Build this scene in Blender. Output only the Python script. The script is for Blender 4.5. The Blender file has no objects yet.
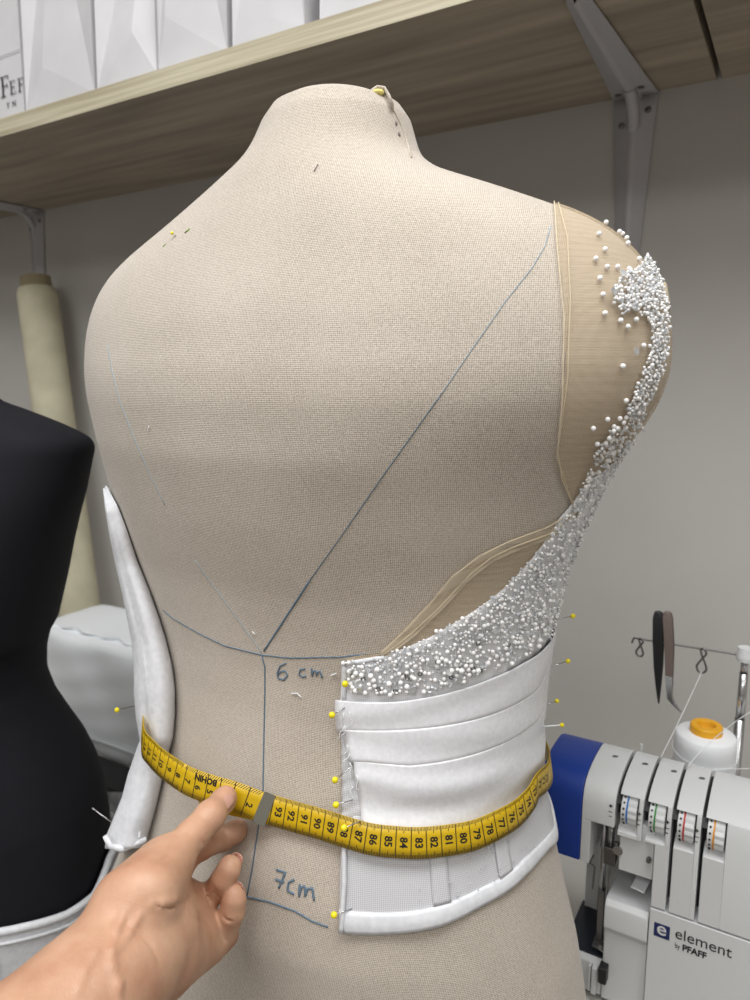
import bpy, bmesh, math, random
import numpy as np
from mathutils import Vector, Matrix
from mathutils.bvhtree import BVHTree

random.seed(7); rng = np.random.default_rng(7)
PI = math.pi
SC = bpy.context.scene
COL = SC.collection
CAMZ = 1.35
FPX = 720.0
PITCH = math.atan(116 / FPX)
CP, SP = math.cos(PITCH), math.sin(PITCH)

# ---------------------------------------------------------------- camera, world, lights, exposure
cd = bpy.data.cameras.new('camera'); cam = bpy.data.objects.new('camera', cd); COL.objects.link(cam)
cam.location = (0, 0, CAMZ); cam.rotation_euler = (PI / 2 - PITCH, 0, 0)
cd.sensor_fit = 'VERTICAL'; cd.sensor_height = 36; cd.lens = FPX / 1000 * 36
cd.clip_start = 0.02
cd.dof.use_dof = True; cd.dof.focus_distance = 0.50; cd.dof.aperture_fstop = 8.5
SC.camera = cam

wd = bpy.data.worlds.new('world'); SC.world = wd; wd.use_nodes = True
wd.node_tree.nodes['Background'].inputs[0].default_value = (0.95, 0.97, 1.0, 1)
wd.node_tree.nodes['Background'].inputs[1].default_value = 0.2

def area(name, loc, target, sx, sy, power, color=(1, 1, 1)):
    l = bpy.data.lights.new(name, 'AREA'); l.shape = 'RECTANGLE'; l.size = sx; l.size_y = sy
    l.energy = power; l.color = color
    o = bpy.data.objects.new(name, l); COL.objects.link(o); o.location = loc
    d = Vector(target) - Vector(loc)
    o.rotation_euler = d.to_track_quat('-Z', 'Y').to_euler()
    return o
area('overhead_area_light', (0.15, 0.0, 2.62), (0.15, 0.0, 0), 1.2, 0.6, 28, (0.985, 0.99, 1.0))
area('overhead_area_light', (-0.9, -1.3, 2.62), (-0.9, -1.3, 0), 1.2, 0.6, 28, (0.985, 0.99, 1.0))
area('overhead_area_light', (1.2, -1.2, 2.62), (1.2, -1.2, 0), 1.2, 0.6, 17, (1.0, 0.985, 0.965))
area('overhead_area_light', (-1.15, 0.15, 2.62), (-1.15, 0.15, 0), 1.2, 0.6, 20, (0.985, 0.99, 1.0))  # added fill light, brightens the left part of the wall and the milky pack

vs = SC.view_settings
vs.view_transform = 'Standard'; vs.look = 'None'; vs.gamma = 1; vs.use_curve_mapping = False
vs.exposure = -0.30

# ---------------------------------------------------------------- maths helpers (z relative to the camera height)
DW = np.array([-.8601, .5101, 0.0]); NW = np.array([.5101, .8601, 0.0])
def ray(u, v):
    a = (u - 375) / FPX; b = -(v - 500) / FPX
    return np.array([a, CP + b * SP, -SP + b * CP])
def W(p): return Vector((float(p[0]), float(p[1]), float(p[2]) + CAMZ))
def Pd(u, v, y): r = ray(u, v); return r * (y / r[1])
def Pc(u, v, c): r = ray(u, v); return r * (c / (r @ NW))
def Pz(u, v, z): r = ray(u, v); return r * (z / r[2])
def S(X, c, z): return -DW * X + NW * c + np.array([0, 0, z])      # frame of the wall: X right, c towards wall, z up
def Xof(u, v, c): return float(-(Pc(u, v, c) @ DW))
def Zof(u, v, c): return float(Pc(u, v, c)[2])

# ---------------------------------------------------------------- mesh helpers
def link(name, me, mat=None, parent=None, smooth=True):
    o = bpy.data.objects.new(name, me); COL.objects.link(o)
    if mat: me.materials.append(mat)
    if smooth and len(me.polygons): me.polygons.foreach_set('use_smooth', [True] * len(me.polygons))
    if parent is not None:
        o.parent = parent
        if parent.type == 'EMPTY': o.matrix_parent_inverse = Matrix.Translation(-parent.location)
    return o
class MB:
    def __init__(s): s.v = []; s.f = []; s.uv = None
    def add(s, vs_, fs):
        n = len(s.v); s.v += [tuple(float(q) for q in p) for p in vs_]; s.f += [tuple(i + n for i in f) for f in fs]
    def hexa(s, c8):   # 8 corners: bottom 4 ccw, top 4 ccw
        s.add(c8, [(3, 2, 1, 0), (4, 5, 6, 7), (0, 1, 5, 4), (1, 2, 6, 5), (2, 3, 7, 6), (3, 0, 4, 7)])
    def sbox(s, X0, X1, c0, c1, z0, z1):
        s.hexa([S(X0, c0, z0), S(X1, c0, z0), S(X1, c1, z0), S(X0, c1, z0), S(X0, c0, z1), S(X1, c0, z1), S(X1, c1, z1), S(X0, c1, z1)])
    def sprism(s, prof, X0, X1):   # prof: list of (c,z), closed
        n = len(prof)
        vs_ = [S(X0, c, z) for c, z in prof] + [S(X1, c, z) for c, z in prof]
        s.add(vs_, [tuple(range(n)), tuple(range(2 * n - 1, n - 1, -1))] + [(i, i + n, (i + 1) % n + n, (i + 1) % n) for i in range(n)])
    def xprism(s, poly, c0, c1):   # poly: list of (X,z) on the front plane
        n = len(poly)
        vs_ = [S(x, c0, z) for x, z in poly] + [S(x, c1, z) for x, z in poly]
        s.add(vs_, [tuple(range(n)), tuple(range(2 * n - 1, n - 1, -1))] + [(i, i + n, (i + 1) % n + n, (i + 1) % n) for i in range(n)])
    def tube(s, pts, r, n=8, caps=True, closed=False):
        pts = [np.array(p, float) for p in pts]; m = len(pts)
        rs = r if hasattr(r, '__len__') else [r] * m
        up = None; vs_ = []
        for i, p in enumerate(pts):
            if closed: t = pts[(i + 1) % m] - pts[i - 1]
            else: t = pts[min(i + 1, m - 1)] - pts[max(i - 1, 0)]
            t = t / (np.linalg.norm(t) + 1e-12)
            if up is None:
                h = np.array([0, 0, 1.0]) if abs(t[2]) < .9 else np.array([1.0, 0, 0]); up = np.cross(t, h)
            up = up - t * (up @ t); up /= (np.linalg.norm(up) + 1e-12); w = np.cross(t, up)
            for k in range(n):
                a = 2 * PI * k / n; vs_.append(p + rs[i] * (math.cos(a) * up + math.sin(a) * w))
        fs = []
        for i in range(m if closed else m - 1):
            for k in range(n):
                j = (i + 1) % m
                fs.append((i * n + k, i * n + (k + 1) % n, j * n + (k + 1) % n, j * n + k))
        if caps and not closed:
            fs.append(tuple(range(n - 1, -1, -1))); fs.append(tuple((m - 1) * n + k for k in range(n)))
        s.add(vs_, fs)
    def ball(s, c, r, n=10, m=7, sc=(1, 1, 1)):
        vs_ = []; fs = []
        for i in range(m + 1):
            a = PI * i / m
            for k in range(n):
                b = 2 * PI * k / n
                vs_.append((c[0] + r * sc[0] * math.sin(a) * math.cos(b), c[1] + r * sc[1] * math.sin(a) * math.sin(b), c[2] + r * sc[2] * math.cos(a)))
        for i in range(m):
            for k in range(n):
                fs.append((i * n + k, (i + 1) * n + k, (i + 1) * n + (k + 1) % n, i * n + (k + 1) % n))
        s.add(vs_, fs)
    def lathe(s, c, prof, n=32, axis=None):     # prof (r,h) about c, along axis
        ax = np.array([0, 0, 1.0]) if axis is None else np.array(axis, float); ax /= np.linalg.norm(ax)
        h = np.array([1.0, 0, 0]) if abs(ax[0]) < .9 else np.array([0, 1.0, 0])
        a1 = np.cross(ax, h); a1 /= np.linalg.norm(a1); a2 = np.cross(ax, a1)
        vs_ = []; fs = []; m = len(prof)
        for r, hh in prof:
            for k in range(n):
                a = 2 * PI * k / n; vs_.append(np.array(c) + ax * hh + r * (math.cos(a) * a1 + math.sin(a) * a2))
        for i in range(m - 1):
            for k in range(n): fs.append((i * n + k, i * n + (k + 1) % n, (i + 1) * n + (k + 1) % n, (i + 1) * n + k))
        fs.append(tuple(range(n - 1, -1, -1))); fs.append(tuple((m - 1) * n + k for k in range(n)))
        s.add(vs_, fs)
    def grid(s, P, closed_u=False):      # P[i][j] points
        a = len(P); b = len(P[0]); vs_ = [p for r in P for p in r]; fs = []
        for i in range(a - 1):
            for j in range(b if closed_u else b - 1):
                k = (j + 1) % b
                fs.append((i * b + j, i * b + k, (i + 1) * b + k, (i + 1) * b + j))
        s.add(vs_, fs)
    def build(s, name, mat=None, parent=None, smooth=False, bevel=0, solid=0, fixn=True, uv=None):
        me = bpy.data.meshes.new(name)
        me.from_pydata([W(p) for p in s.v], [], s.f)
        if uv is not None:
            l = me.uv_layers.new(name='UVMap')
            for lo in me.loops: l.data[lo.index].uv = uv[lo.vertex_index]
        if fixn:
            bm = bmesh.new(); bm.from_mesh(me); bmesh.ops.recalc_face_normals(bm, faces=bm.faces); bm.to_mesh(me); bm.free()
        o = link(name, me, mat, parent, smooth)
        if solid:
            md = o.modifiers.new('thickness', 'SOLIDIFY'); md.thickness = solid; md.offset = -1
        if bevel:
            md = o.modifiers.new('bevel', 'BEVEL'); md.width = bevel; md.segments = 2; md.limit_method = 'ANGLE'
            if not smooth:
                for p in me.polygons: p.use_smooth = True
                md.harden_normals = True
        return o
def root(name, loc, label, cat, group=None):
    o = bpy.data.objects.new(name, None); COL.objects.link(o); o.location = W(loc)
    o.empty_display_size = .05
    o['label'] = label; o['category'] = cat
    if group: o['group'] = group
    return o
def tag(o, label, cat, group=None):
    o['label'] = label; o['category'] = cat
    if group: o['group'] = group
    return o
def structure(o, label=None, cat=None):
    o['kind'] = 'structure'
    if label: o['label'] = label
    if cat: o['category'] = cat
    return o

def catmull(pts, n_=10):
    out = []
    for i in range(len(pts) - 1):
        p0, p1, p2, p3 = pts[max(i - 1, 0)], pts[i], pts[i + 1], pts[min(i + 2, len(pts) - 1)]
        for k in range(n_):
            t = k / n_; out.append(.5 * ((2 * p1) + (-p0 + p2) * t + (2 * p0 - 5 * p1 + 4 * p2 - p3) * t * t + (-p0 + 3 * p1 - 3 * p2 + p3) * t ** 3))
    out.append(pts[-1]); return out
# ---------------------------------------------------------------- materials
def srgb(r, g, b):
    f = lambda c: ((c / 255 + .055) / 1.055) ** 2.4 if c > 10 else c / 255 / 12.92
    return (f(r), f(g), f(b), 1)
def mat(name, col, rough=.5, metal=0, **kw):
    m = bpy.data.materials.new(name); m.use_nodes = True
    b = m.node_tree.nodes['Principled BSDF']
    b.inputs['Base Color'].default_value = srgb(*col); b.inputs['Roughness'].default_value = rough; b.inputs['Metallic'].default_value = metal
    for k, v in kw.items(): b.inputs[k.replace('_', ' ')].default_value = v
    return m
def nd(m, t, **kw):
    n = m.node_tree.nodes.new(t)
    for k, v in kw.items(): setattr(n, k, v)
    return n
def ln(m, a, b): m.node_tree.links.new(a, b)
def bsdf(m): return m.node_tree.nodes['Principled BSDF']
def noise_col(m, c1, c2, scale, detail=4, lo=.35, hi=.65, stretch=(1, 1, 1), bump=0, bdist=.001, coord='Object'):
    tc = nd(m, 'ShaderNodeTexCoord'); mp = nd(m, 'ShaderNodeMapping'); mp.inputs['Scale'].default_value = stretch
    ln(m, tc.outputs[coord], mp.inputs[0])
    n = nd(m, 'ShaderNodeTexNoise'); n.inputs['Scale'].default_value = scale; n.inputs['Detail'].default_value = detail
    ln(m, mp.outputs[0], n.inputs['Vector'])
    r = nd(m, 'ShaderNodeValToRGB'); r.color_ramp.elements[0].position = lo; r.color_ramp.elements[1].position = hi
    r.color_ramp.elements[0].color = srgb(*c1); r.color_ramp.elements[1].color = srgb(*c2)
    ln(m, n.outputs[0], r.inputs[0]); ln(m, r.outputs[0], bsdf(m).inputs['Base Color'])
    if bump:
        bp = nd(m, 'ShaderNodeBump'); bp.inputs['Strength'].default_value = bump; bp.inputs['Distance'].default_value = bdist
        ln(m, n.outputs[0], bp.inputs['Height']); ln(m, bp.outputs[0], bsdf(m).inputs['Normal'])
    return n, r, mp
def mth(m, op, a, b=None):
    n = nd(m, 'ShaderNodeMath', operation=op)
    for i, x in enumerate((a, b)):
        if x is None: continue
        if isinstance(x, (int, float)): n.inputs[i].default_value = x
        else: ln(m, x, n.inputs[i])
    return n.outputs[0]
def weave(m, pu, pv):
    """0..1 net pattern from the UV map (UVs are in metres)"""
    tc = nd(m, 'ShaderNodeTexCoord'); sx = nd(m, 'ShaderNodeSeparateXYZ'); ln(m, tc.outputs['UV'], sx.inputs[0])
    a = mth(m, 'SINE', mth(m, 'MULTIPLY', sx.outputs[0], 2 * PI / pu)); b = mth(m, 'SINE', mth(m, 'MULTIPLY', sx.outputs[1], 2 * PI / pv))
    s_ = mth(m, 'ADD', mth(m, 'MULTIPLY', a, .25), mth(m, 'MULTIPLY', b, .25))
    return mth(m, 'ADD', s_, .5)

M = {}
M['wall'] = mat('wall_paint', (196, 192, 186), .85)
noise_col(M['wall'], (181, 178, 173), (190, 187, 182), 3, 5, bump=.15, bdist=.002)
M['ceiling'] = mat('ceiling_paint', (235, 235, 232), .9)
M['floor'] = mat('floor_laminate', (140, 120, 98), .5); noise_col(M['floor'], (132, 126, 120), (156, 150, 143), 6, 6, stretch=(1, 8, 1))
# form jersey
m = M['jersey'] = mat('cream_jersey', (205, 190, 172), .95, Sheen_Weight=.25, Sheen_Roughness=.5)
w = weave(m, .00125, .00125)
nz = nd(m, 'ShaderNodeTexNoise'); nz.inputs['Scale'].default_value = 900; nz.inputs['Detail'].default_value = 2
tc = nd(m, 'ShaderNodeTexCoord'); ln(m, tc.outputs['Object'], nz.inputs['Vector'])
nb = nd(m, 'ShaderNodeTexNoise'); nb.inputs['Scale'].default_value = 9; nb.inputs['Detail'].default_value = 3; ln(m, tc.outputs['Object'], nb.inputs['Vector'])
fac = mth(m, 'ADD', mth(m, 'MULTIPLY', w, .58), mth(m, 'MULTIPLY', nz.outputs[0], .6))
fac = mth(m, 'ADD', fac, mth(m, 'MULTIPLY', mth(m, 'SUBTRACT', nb.outputs[0], .5), .25))
r = nd(m, 'ShaderNodeValToRGB'); r.color_ramp.elements[0].position = .25; r.color_ramp.elements[1].position = .8
r.color_ramp.elements[0].color = srgb(136, 124, 108); r.color_ramp.elements[1].color = srgb(212, 202, 189)
ln(m, fac, r.inputs[0]); ln(m, r.outputs[0], bsdf(m).inputs['Base Color'])
bp = nd(m, 'ShaderNodeBump'); bp.inputs['Strength'].default_value = .35; bp.inputs['Distance'].default_value = .0006
ln(m, fac, bp.inputs['Height']); ln(m, bp.outputs[0], bsdf(m).inputs['Normal'])
# nude tulle
def netmat(name, col, a0, a1, pu, rough=.7):
    m = mat(name, col, rough, Specular_IOR_Level=.15); w = weave(m, pu, pu)
    mr = nd(m, 'ShaderNodeMapRange'); mr.inputs[1].default_value = .3; mr.inputs[2].default_value = .7
    mr.inputs[3].default_value = a0; mr.inputs[4].default_value = a1
    ln(m, w, mr.inputs[0]); ln(m, mr.outputs[0], bsdf(m).inputs['Alpha']); return m
M['tulle'] = netmat('nude_tulle', (214, 194, 164), .12, .78, .0016)
M['net'] = netmat('white_net', (222, 222, 225), .62, .92, .0012, .5)
M['net_lace'] = netmat('white_net_under_beads', (240, 240, 242), .8, .99, .0014, .5)
M['tulle_edge'] = mat('rolled_tulle_edge', (212, 197, 170), .7)
M['satin'] = mat('white_satin', (224, 224, 227), .28, Sheen_Weight=.2, Anisotropic=.4)
noise_col(M['satin'], (221, 221, 224), (230, 230, 233), 300, 3, bump=.08, bdist=.0004)
M['white_cloth'] = mat('white_lining_cloth', (236, 238, 240), .7); noise_col(M['white_cloth'], (216, 218, 222), (228, 229, 232), 200, 3, bump=.15, bdist=.0005)
M['pearl'] = mat('pearl', (252, 251, 250), .18, Coat_Weight=.5, Coat_Roughness=.05)
M['glass_bead'] = mat('clear_glass_bead', (240, 243, 246), .08, Transmission_Weight=.35, IOR=1.5)
M['sequin'] = mat('silver_sequin', (235, 238, 240), .12, .6)
M['grey_bead'] = mat('smoky_bead', (120, 118, 116), .15, .4)
M['pen'] = mat('blue_pen_ink', (98, 118, 134), .9)
M['pin_head'] = mat('yellow_pin_head', (240, 222, 30), .25)
M['steel'] = mat('steel', (190, 190, 192), .25, 1)
M['steel_dark'] = mat('dark_steel', (128, 127, 126), .38, 1)
M['tape'] = mat('yellow_tape', (204, 168, 12), .42)
M['tape_ink'] = mat('black_ink', (22, 20, 18), .6)
M['tape_tip'] = mat('grey_metal_tip', (128, 127, 116), .5, .5)
M['skin'] = mat('skin', (214, 168, 140), .5, Subsurface_Weight=.08, Subsurface_Scale=.006)
noise_col(M['skin'], (184, 136, 108), (208, 167, 138), 38, 5, .3, .7)
_m = M['skin']; _t = nd(_m, 'ShaderNodeTexCoord'); _n = nd(_m, 'ShaderNodeTexVoronoi'); _n.inputs['Scale'].default_value = 750; ln(_m, _t.outputs['Object'], _n.inputs['Vector'])
_b = nd(_m, 'ShaderNodeBump'); _b.inputs['Strength'].default_value = .25; _b.inputs['Distance'].default_value = .0004; ln(_m, _n.outputs[0], _b.inputs['Height']); ln(_m, _b.outputs[0], bsdf(_m).inputs['Normal'])
M['nail'] = mat('fingernail', (196, 150, 134), .3)
m = M['wood'] = mat('pale_oak_laminate', (170, 150, 125), .55)
n, r, mp = noise_col(m, (132, 121, 106), (182, 168, 149), 4, 6, .25, .75, (.8, 10, 10), bump=.06)
M['wood_edge'] = mat('pale_oak_edge', (190, 178, 152), .55); noise_col(M['wood_edge'], (166, 156, 130), (206, 198, 174), 4, 4, .3, .7, (1.2, 5, 60))
for k in ('wood', 'wood_edge'):
    mpn = [x for x in M[k].node_tree.nodes if x.type == 'MAPPING'][0]; 
    src = mpn.inputs[0].links[0].from_socket; rot = nd(M[k], 'ShaderNodeMapping'); rot.inputs['Rotation'].default_value = (0, 0, math.atan2(.5101, .8601))
    ln(M[k], src, rot.inputs[0]); ln(M[k], rot.outputs[0], mpn.inputs[0])
M['paper'] = mat('white_paper', (232, 232, 234), .65); noise_col(M['paper'], (200, 199, 201), (212, 211, 213), 8, 3, bump=.1, bdist=.003)
M['ink'] = mat('black_print', (40, 38, 40), .7)
M['bracket'] = mat('grey_painted_steel', (182, 180, 182), .45)
M['black_cloth'] = mat('black_jersey', (21, 21, 28), .85, Specular_IOR_Level=.3)
M['sm_white'] = mat('sewing_machine_white_plastic', (214, 216, 216), .4)
M['sm_blue'] = mat('blue_plastic', (28, 62, 150), .35)
M['sm_dark'] = mat('black_plastic', (24, 24, 26), .5)
M['navy'] = mat('navy_print', (24, 36, 92), .5)
M['roll'] = mat('cream_fabric_roll', (212, 206, 176), .85); noise_col(M['roll'], (190, 184, 158), (204, 198, 172), 20, 3)
M['card'] = mat('cardboard', (150, 138, 110), .9)
M['thread'] = mat('white_thread', (236, 238, 240), .7)
M['core'] = mat('orange_plastic_core', (232, 168, 20), .4)
M['plastic_bag'] = mat('milky_plastic', (240, 243, 245), .45)
M['clear'] = mat('clear_plastic_film', (225, 228, 230), .15, Alpha=.35)
M['table'] = mat('table_laminate', (205, 203, 198), .5)
M['brown_grip'] = mat('brown_grey_grip', (112, 98, 92), .5)
M['green'] = mat('green_thread_mark', (120, 150, 60), .8)
M['foam'] = mat('pale_yellow_foam', (228, 214, 130), .8)

# ---------------------------------------------------------------- room (wall frame: c = distance from camera along the wall's normal)
CW = 1.04; XL, XR, CB = -2.9, 1.6, -2.4
ZF, ZC = -CAMZ, 1.30
b = MB(); b.sbox(XL - .1, XR + .1, CW, CW + .1, ZF - .1, ZC + .1); structure(b.build('wall_back', M['wall']))
b = MB(); b.sbox(XL - .1, XL, CB, CW, ZF - .1, ZC + .1); structure(b.build('wall_left', M['wall']))
b = MB(); b.sbox(XR, XR + .1, CB, CW, ZF - .1, ZC + .1); structure(b.build('wall_right', M['wall']))
b = MB(); b.sbox(XL - .1, XR + .1, CB - .1, CB, ZF - .1, ZC + .1); structure(b.build('wall_front', M['wall']))
b = MB(); b.sbox(XL, XR, CB, CW, ZF - .1, ZF); structure(b.build('floor', M['floor']))
b = MB(); b.sbox(XL, XR, CB, CW, ZC, ZC + .1); structure(b.build('ceiling', M['ceiling']))

# ---------------------------------------------------------------- shelf boards and brackets
ZS = .3708; TH = .0255; CF = .714; XG = -.1235
def board(X0, X1, label):
    rt = root('shelf_board', S((X0 + X1) / 2, CW, ZS), label, 'shelf', 'wall shelf boards')
    b = MB(); b.sbox(X0, X1, CF + .001, CW, ZS, ZS + TH); b.build('plank', M['wood'], rt)
    b = MB(); b.sbox(X0, X1, CF, CF + .0012, ZS + .0002, ZS + TH - .0002); b.build('edge_band', M['wood_edge'], rt)
    return rt
board(-2.1, XG - .0034, 'long pale oak shelf board above the dress form, carrying the white paper bags')
board(XG + .0034, .9, 'pale oak shelf board at the far right, beyond the narrow gap')

def bracket(Xc, label):
    rt = root('shelf_bracket', S(Xc, CW, ZS), label, 'bracket', 'grey shelf brackets')
    t = .0018
    def leg(f, L, w0, w1):   # f(s,x,h): s along leg, x across, h off the surface
        g = MB()
        cols = [(-1, 0), (-.30, 0), (-.17, .006), (0, .0085), (.17, .006), (.30, 0), (1, 0)]
        rows = [(0, 1), (.02, 1), (.06, .98), (L * .6, None), (L - .01, None), (L, None)]
        P = []
        for s_, k in rows:
            wd_ = (w0 + (w1 - w0) * s_ / L) * (k or 1)
            if s_ == L: wd_ *= .7
            P.append([f(s_, x * wd_, h + t + (max(0, .02 - s_) * .5 if h else 0)) for x, h in cols])
        g.grid(P); return g
    g1 = leg(lambda s_, x, h: S(Xc + x, CW - h, ZS - s_), .25, .028, .012).build('wall_leg', M['bracket'], rt, smooth=True, solid=.0018)
    g2 = leg(lambda s_, x, h: S(Xc + x, CW - s_, ZS - h), .29, .028, .011).build('shelf_leg', M['bracket'], rt, smooth=True, solid=.0018)
    g = MB()     # diagonal gusset rib filling the corner
    P = []
    for k in range(9):
        a = k / 8 * PI / 2
        cc = CW - .045 + .037 * math.sin(a) ; zz = ZS - .045 + .037 * math.cos(a)
        P.append([S(Xc + x, cc + h * (-.7), zz + h * (-.7)) for x, h in ((-.007, -.004), (-.004, .004), (0, .006), (.004, .004), (.007, -.004))])
    g.grid(P); g.build('corner_rib', M['bracket'], rt, smooth=True, solid=.0015)
    for dx, s_, wall in ((-.016, .036, 1), (.017, .022, 1), (-.018, .022, 0), (.013, .034, 0)):
        g = MB()
        if wall: g.lathe(S(Xc + dx, CW - .0036, ZS - s_), [(.0042, 0), (.004, .0012), (.002, .0018)], 12, -NW)
        else: g.lathe(S(Xc + dx, CW - s_, ZS - .0036), [(.0042, 0), (.004, .0012), (.002, .0018)], 12, (0, 0, -1))
        g.build('screw', M['steel_dark'], rt, smooth=False)
bracket(-.222, 'grey steel shelf bracket on the wall above the right shoulder of the dress form')
bracket(-1.475, 'grey steel shelf bracket at the left, above the cream fabric roll')

# ---------------------------------------------------------------- paper bags on the shelf
def bag(u0, u1, label, H=.34, depth=.16, c0=.722, apex=.05, rec=.012, split=None, fold=True, tilt=0):
    zt = ZS + TH + .0005
    v0 = 122 - .32 * u0
    X0 = Xof(u0, 122 - .3147 * u0, c0); X1 = Xof(u1, 122 - .3147 * u1, c0)
    X0 += .0008; X1 -= .0008
    rt = root('paper_bag', S((X0 + X1) / 2, c0 + depth / 2, zt), label, 'bag', 'white paper bags on the shelf')
    xm = (X0 + X1) / 2 if split is None else X0 + (X1 - X0) * split
    q = .004
    v = [S(X0, c0, zt), S(X1, c0, zt), S(X1, c0 + depth, zt), S(X0, c0 + depth, zt),
         S(X0 + q + tilt, c0 + .004, zt + H), S(X1 - q + tilt, c0 + .006, zt + H), S(X1 - q + tilt, c0 + depth - .004, zt + H), S(X0 + q + tilt, c0 + depth - .004, zt + H)]
    body = MB(); body.add(v, [(3, 2, 1, 0), (1, 2, 6, 5), (2, 3, 7, 6), (3, 0, 4, 7)])
    body.build('body', M['paper'], rt, solid=.0007, fixn=False)
    g = MB()
    if fold:
        g.add([v[0], v[1], S(xm, c0 + .001, zt + apex), v[4], v[5], S(xm + tilt, c0 + rec * 2.4, zt + H)],
              [(0, 1, 2), (0, 2, 5, 3), (1, 4, 5, 2)])
    else: g.add([v[0], v[1], v[5], v[4]], [(0, 1, 2, 3)])
    g.build('side_gusset' if fold else 'front_panel', M['paper'], rt, solid=.0007, fixn=False)
    return rt, X0, X1, c0, zt
def flat_text(name, body, size, X, z, c, mt, parent, font_scale=(1, 1), shear=0, bold=0, align='LEFT'):
    cu = bpy.data.curves.new(name, 'FONT'); cu.body = body; cu.size = size; cu.extrude = .00008; cu.offset = bold; cu.align_x = align
    o = bpy.data.objects.new('tmp', cu); COL.objects.link(o)
    me = bpy.data.meshes.new_from_object(o.evaluated_get(bpy.context.evaluated_depsgraph_get()))
    bpy.data.objects.remove(o)
    me.transform(Matrix.Diagonal((font_scale[0], font_scale[1], 1, 1)))
    R = Matrix(((.8601, 0, -NW[0], 0), (-.5101, 0, -NW[1], 0), (0, 1, 0, 0), (0, 0, 0, 1)))
    me.transform(Matrix.Translation(W(S(X, c, z))) @ R)
    me.materials.clear()
    return link(name, me, mt, parent, False)
rt, x0, x1, c0, zt = bag(-70, 25, 'white paper bag with black serif lettering at the left end of the shelf', fold=False)
pt = Pc(1, 95, c0)
g = MB()
def rectX(g, X, z, w_, h_, c): g.sbox(X, X + w_, c - .0003, c, z, z + h_)
def serifF(g, X, z, h, c):
    rectX(g, X + .15 * h, z, .12 * h, h, c); rectX(g, X, z, .42 * h, .045 * h, c); rectX(g, X, z + h * .955, .72 * h, .045 * h, c)
    rectX(g, X + .15 * h, z + h * .5, .45 * h, .045 * h, c); rectX(g, X + .68 * h, z + h * .78, .035 * h, .2 * h, c); rectX(g, X + .57 * h, z + h * .4, .035 * h, .22 * h, c)
def serifE(g, X, z, h, c):
    serifF(g, X, z, h, c); rectX(g, X, z, .75 * h, .045 * h, c); rectX(g, X + .72 * h, z, .035 * h, .25 * h, c)
Xf, zf = Xof(1, 97, c0), Zof(1, 97, c0)
Xf += .001; zf -= .002; serifF(g, Xf, zf, .0285, c0 - .0007); serifE(g, Xf + .0225, zf, .0185, c0 - .0007); serifF(g, Xf + .0425, zf, .0185, c0 - .0007)
g.build('lettering', M['ink'], rt)
flat_text('small_lettering', 'Y  N', .012, Xf + .012, zf - .017, c0 - .0008, M['ink'], rt)
g = MB(); g.tube([S(x0, c0 - .0008, zt + .088), S(x1, c0 - .0008, zt + .088)], .0006, 5); g.build('crease', M['paper'], rt)
bag(26, 95, 'white paper bag with a large triangular base fold, right of the lettered bag', split=.28, apex=.055, rec=.014)
bag(97, 157, 'narrow white paper bag, third from the left on the shelf', split=.62, apex=.06, rec=.022, tilt=.002)
bag(158, 228, 'white paper bag, fourth from the left, with a smooth front', split=.12, apex=.065, rec=.012, c0=.724)
bag(232, 305, 'white paper bag between the two dark gaps, above the neck of the form', split=.55, apex=.022, rec=.012)
bag(319, 392, 'rightmost white paper bag on the shelf, cut by the top of the photo', split=.7, apex=.03, rec=.012)

gap_light_blocker = root('paper_bag', S(XG, .83, ZS + TH), 'unseen white paper bag added across the gap between the two shelf boards to block ceiling light', 'bag', 'white paper bags on the shelf')  # added out of view, keeps ceiling light from leaking through the board gap
b = MB(); b.sbox(XG - .09, XG + .09, .725, 1.02, ZS + TH + .0005, ZS + TH + .3); b.build('body', M['paper'], gap_light_blocker)
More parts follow.
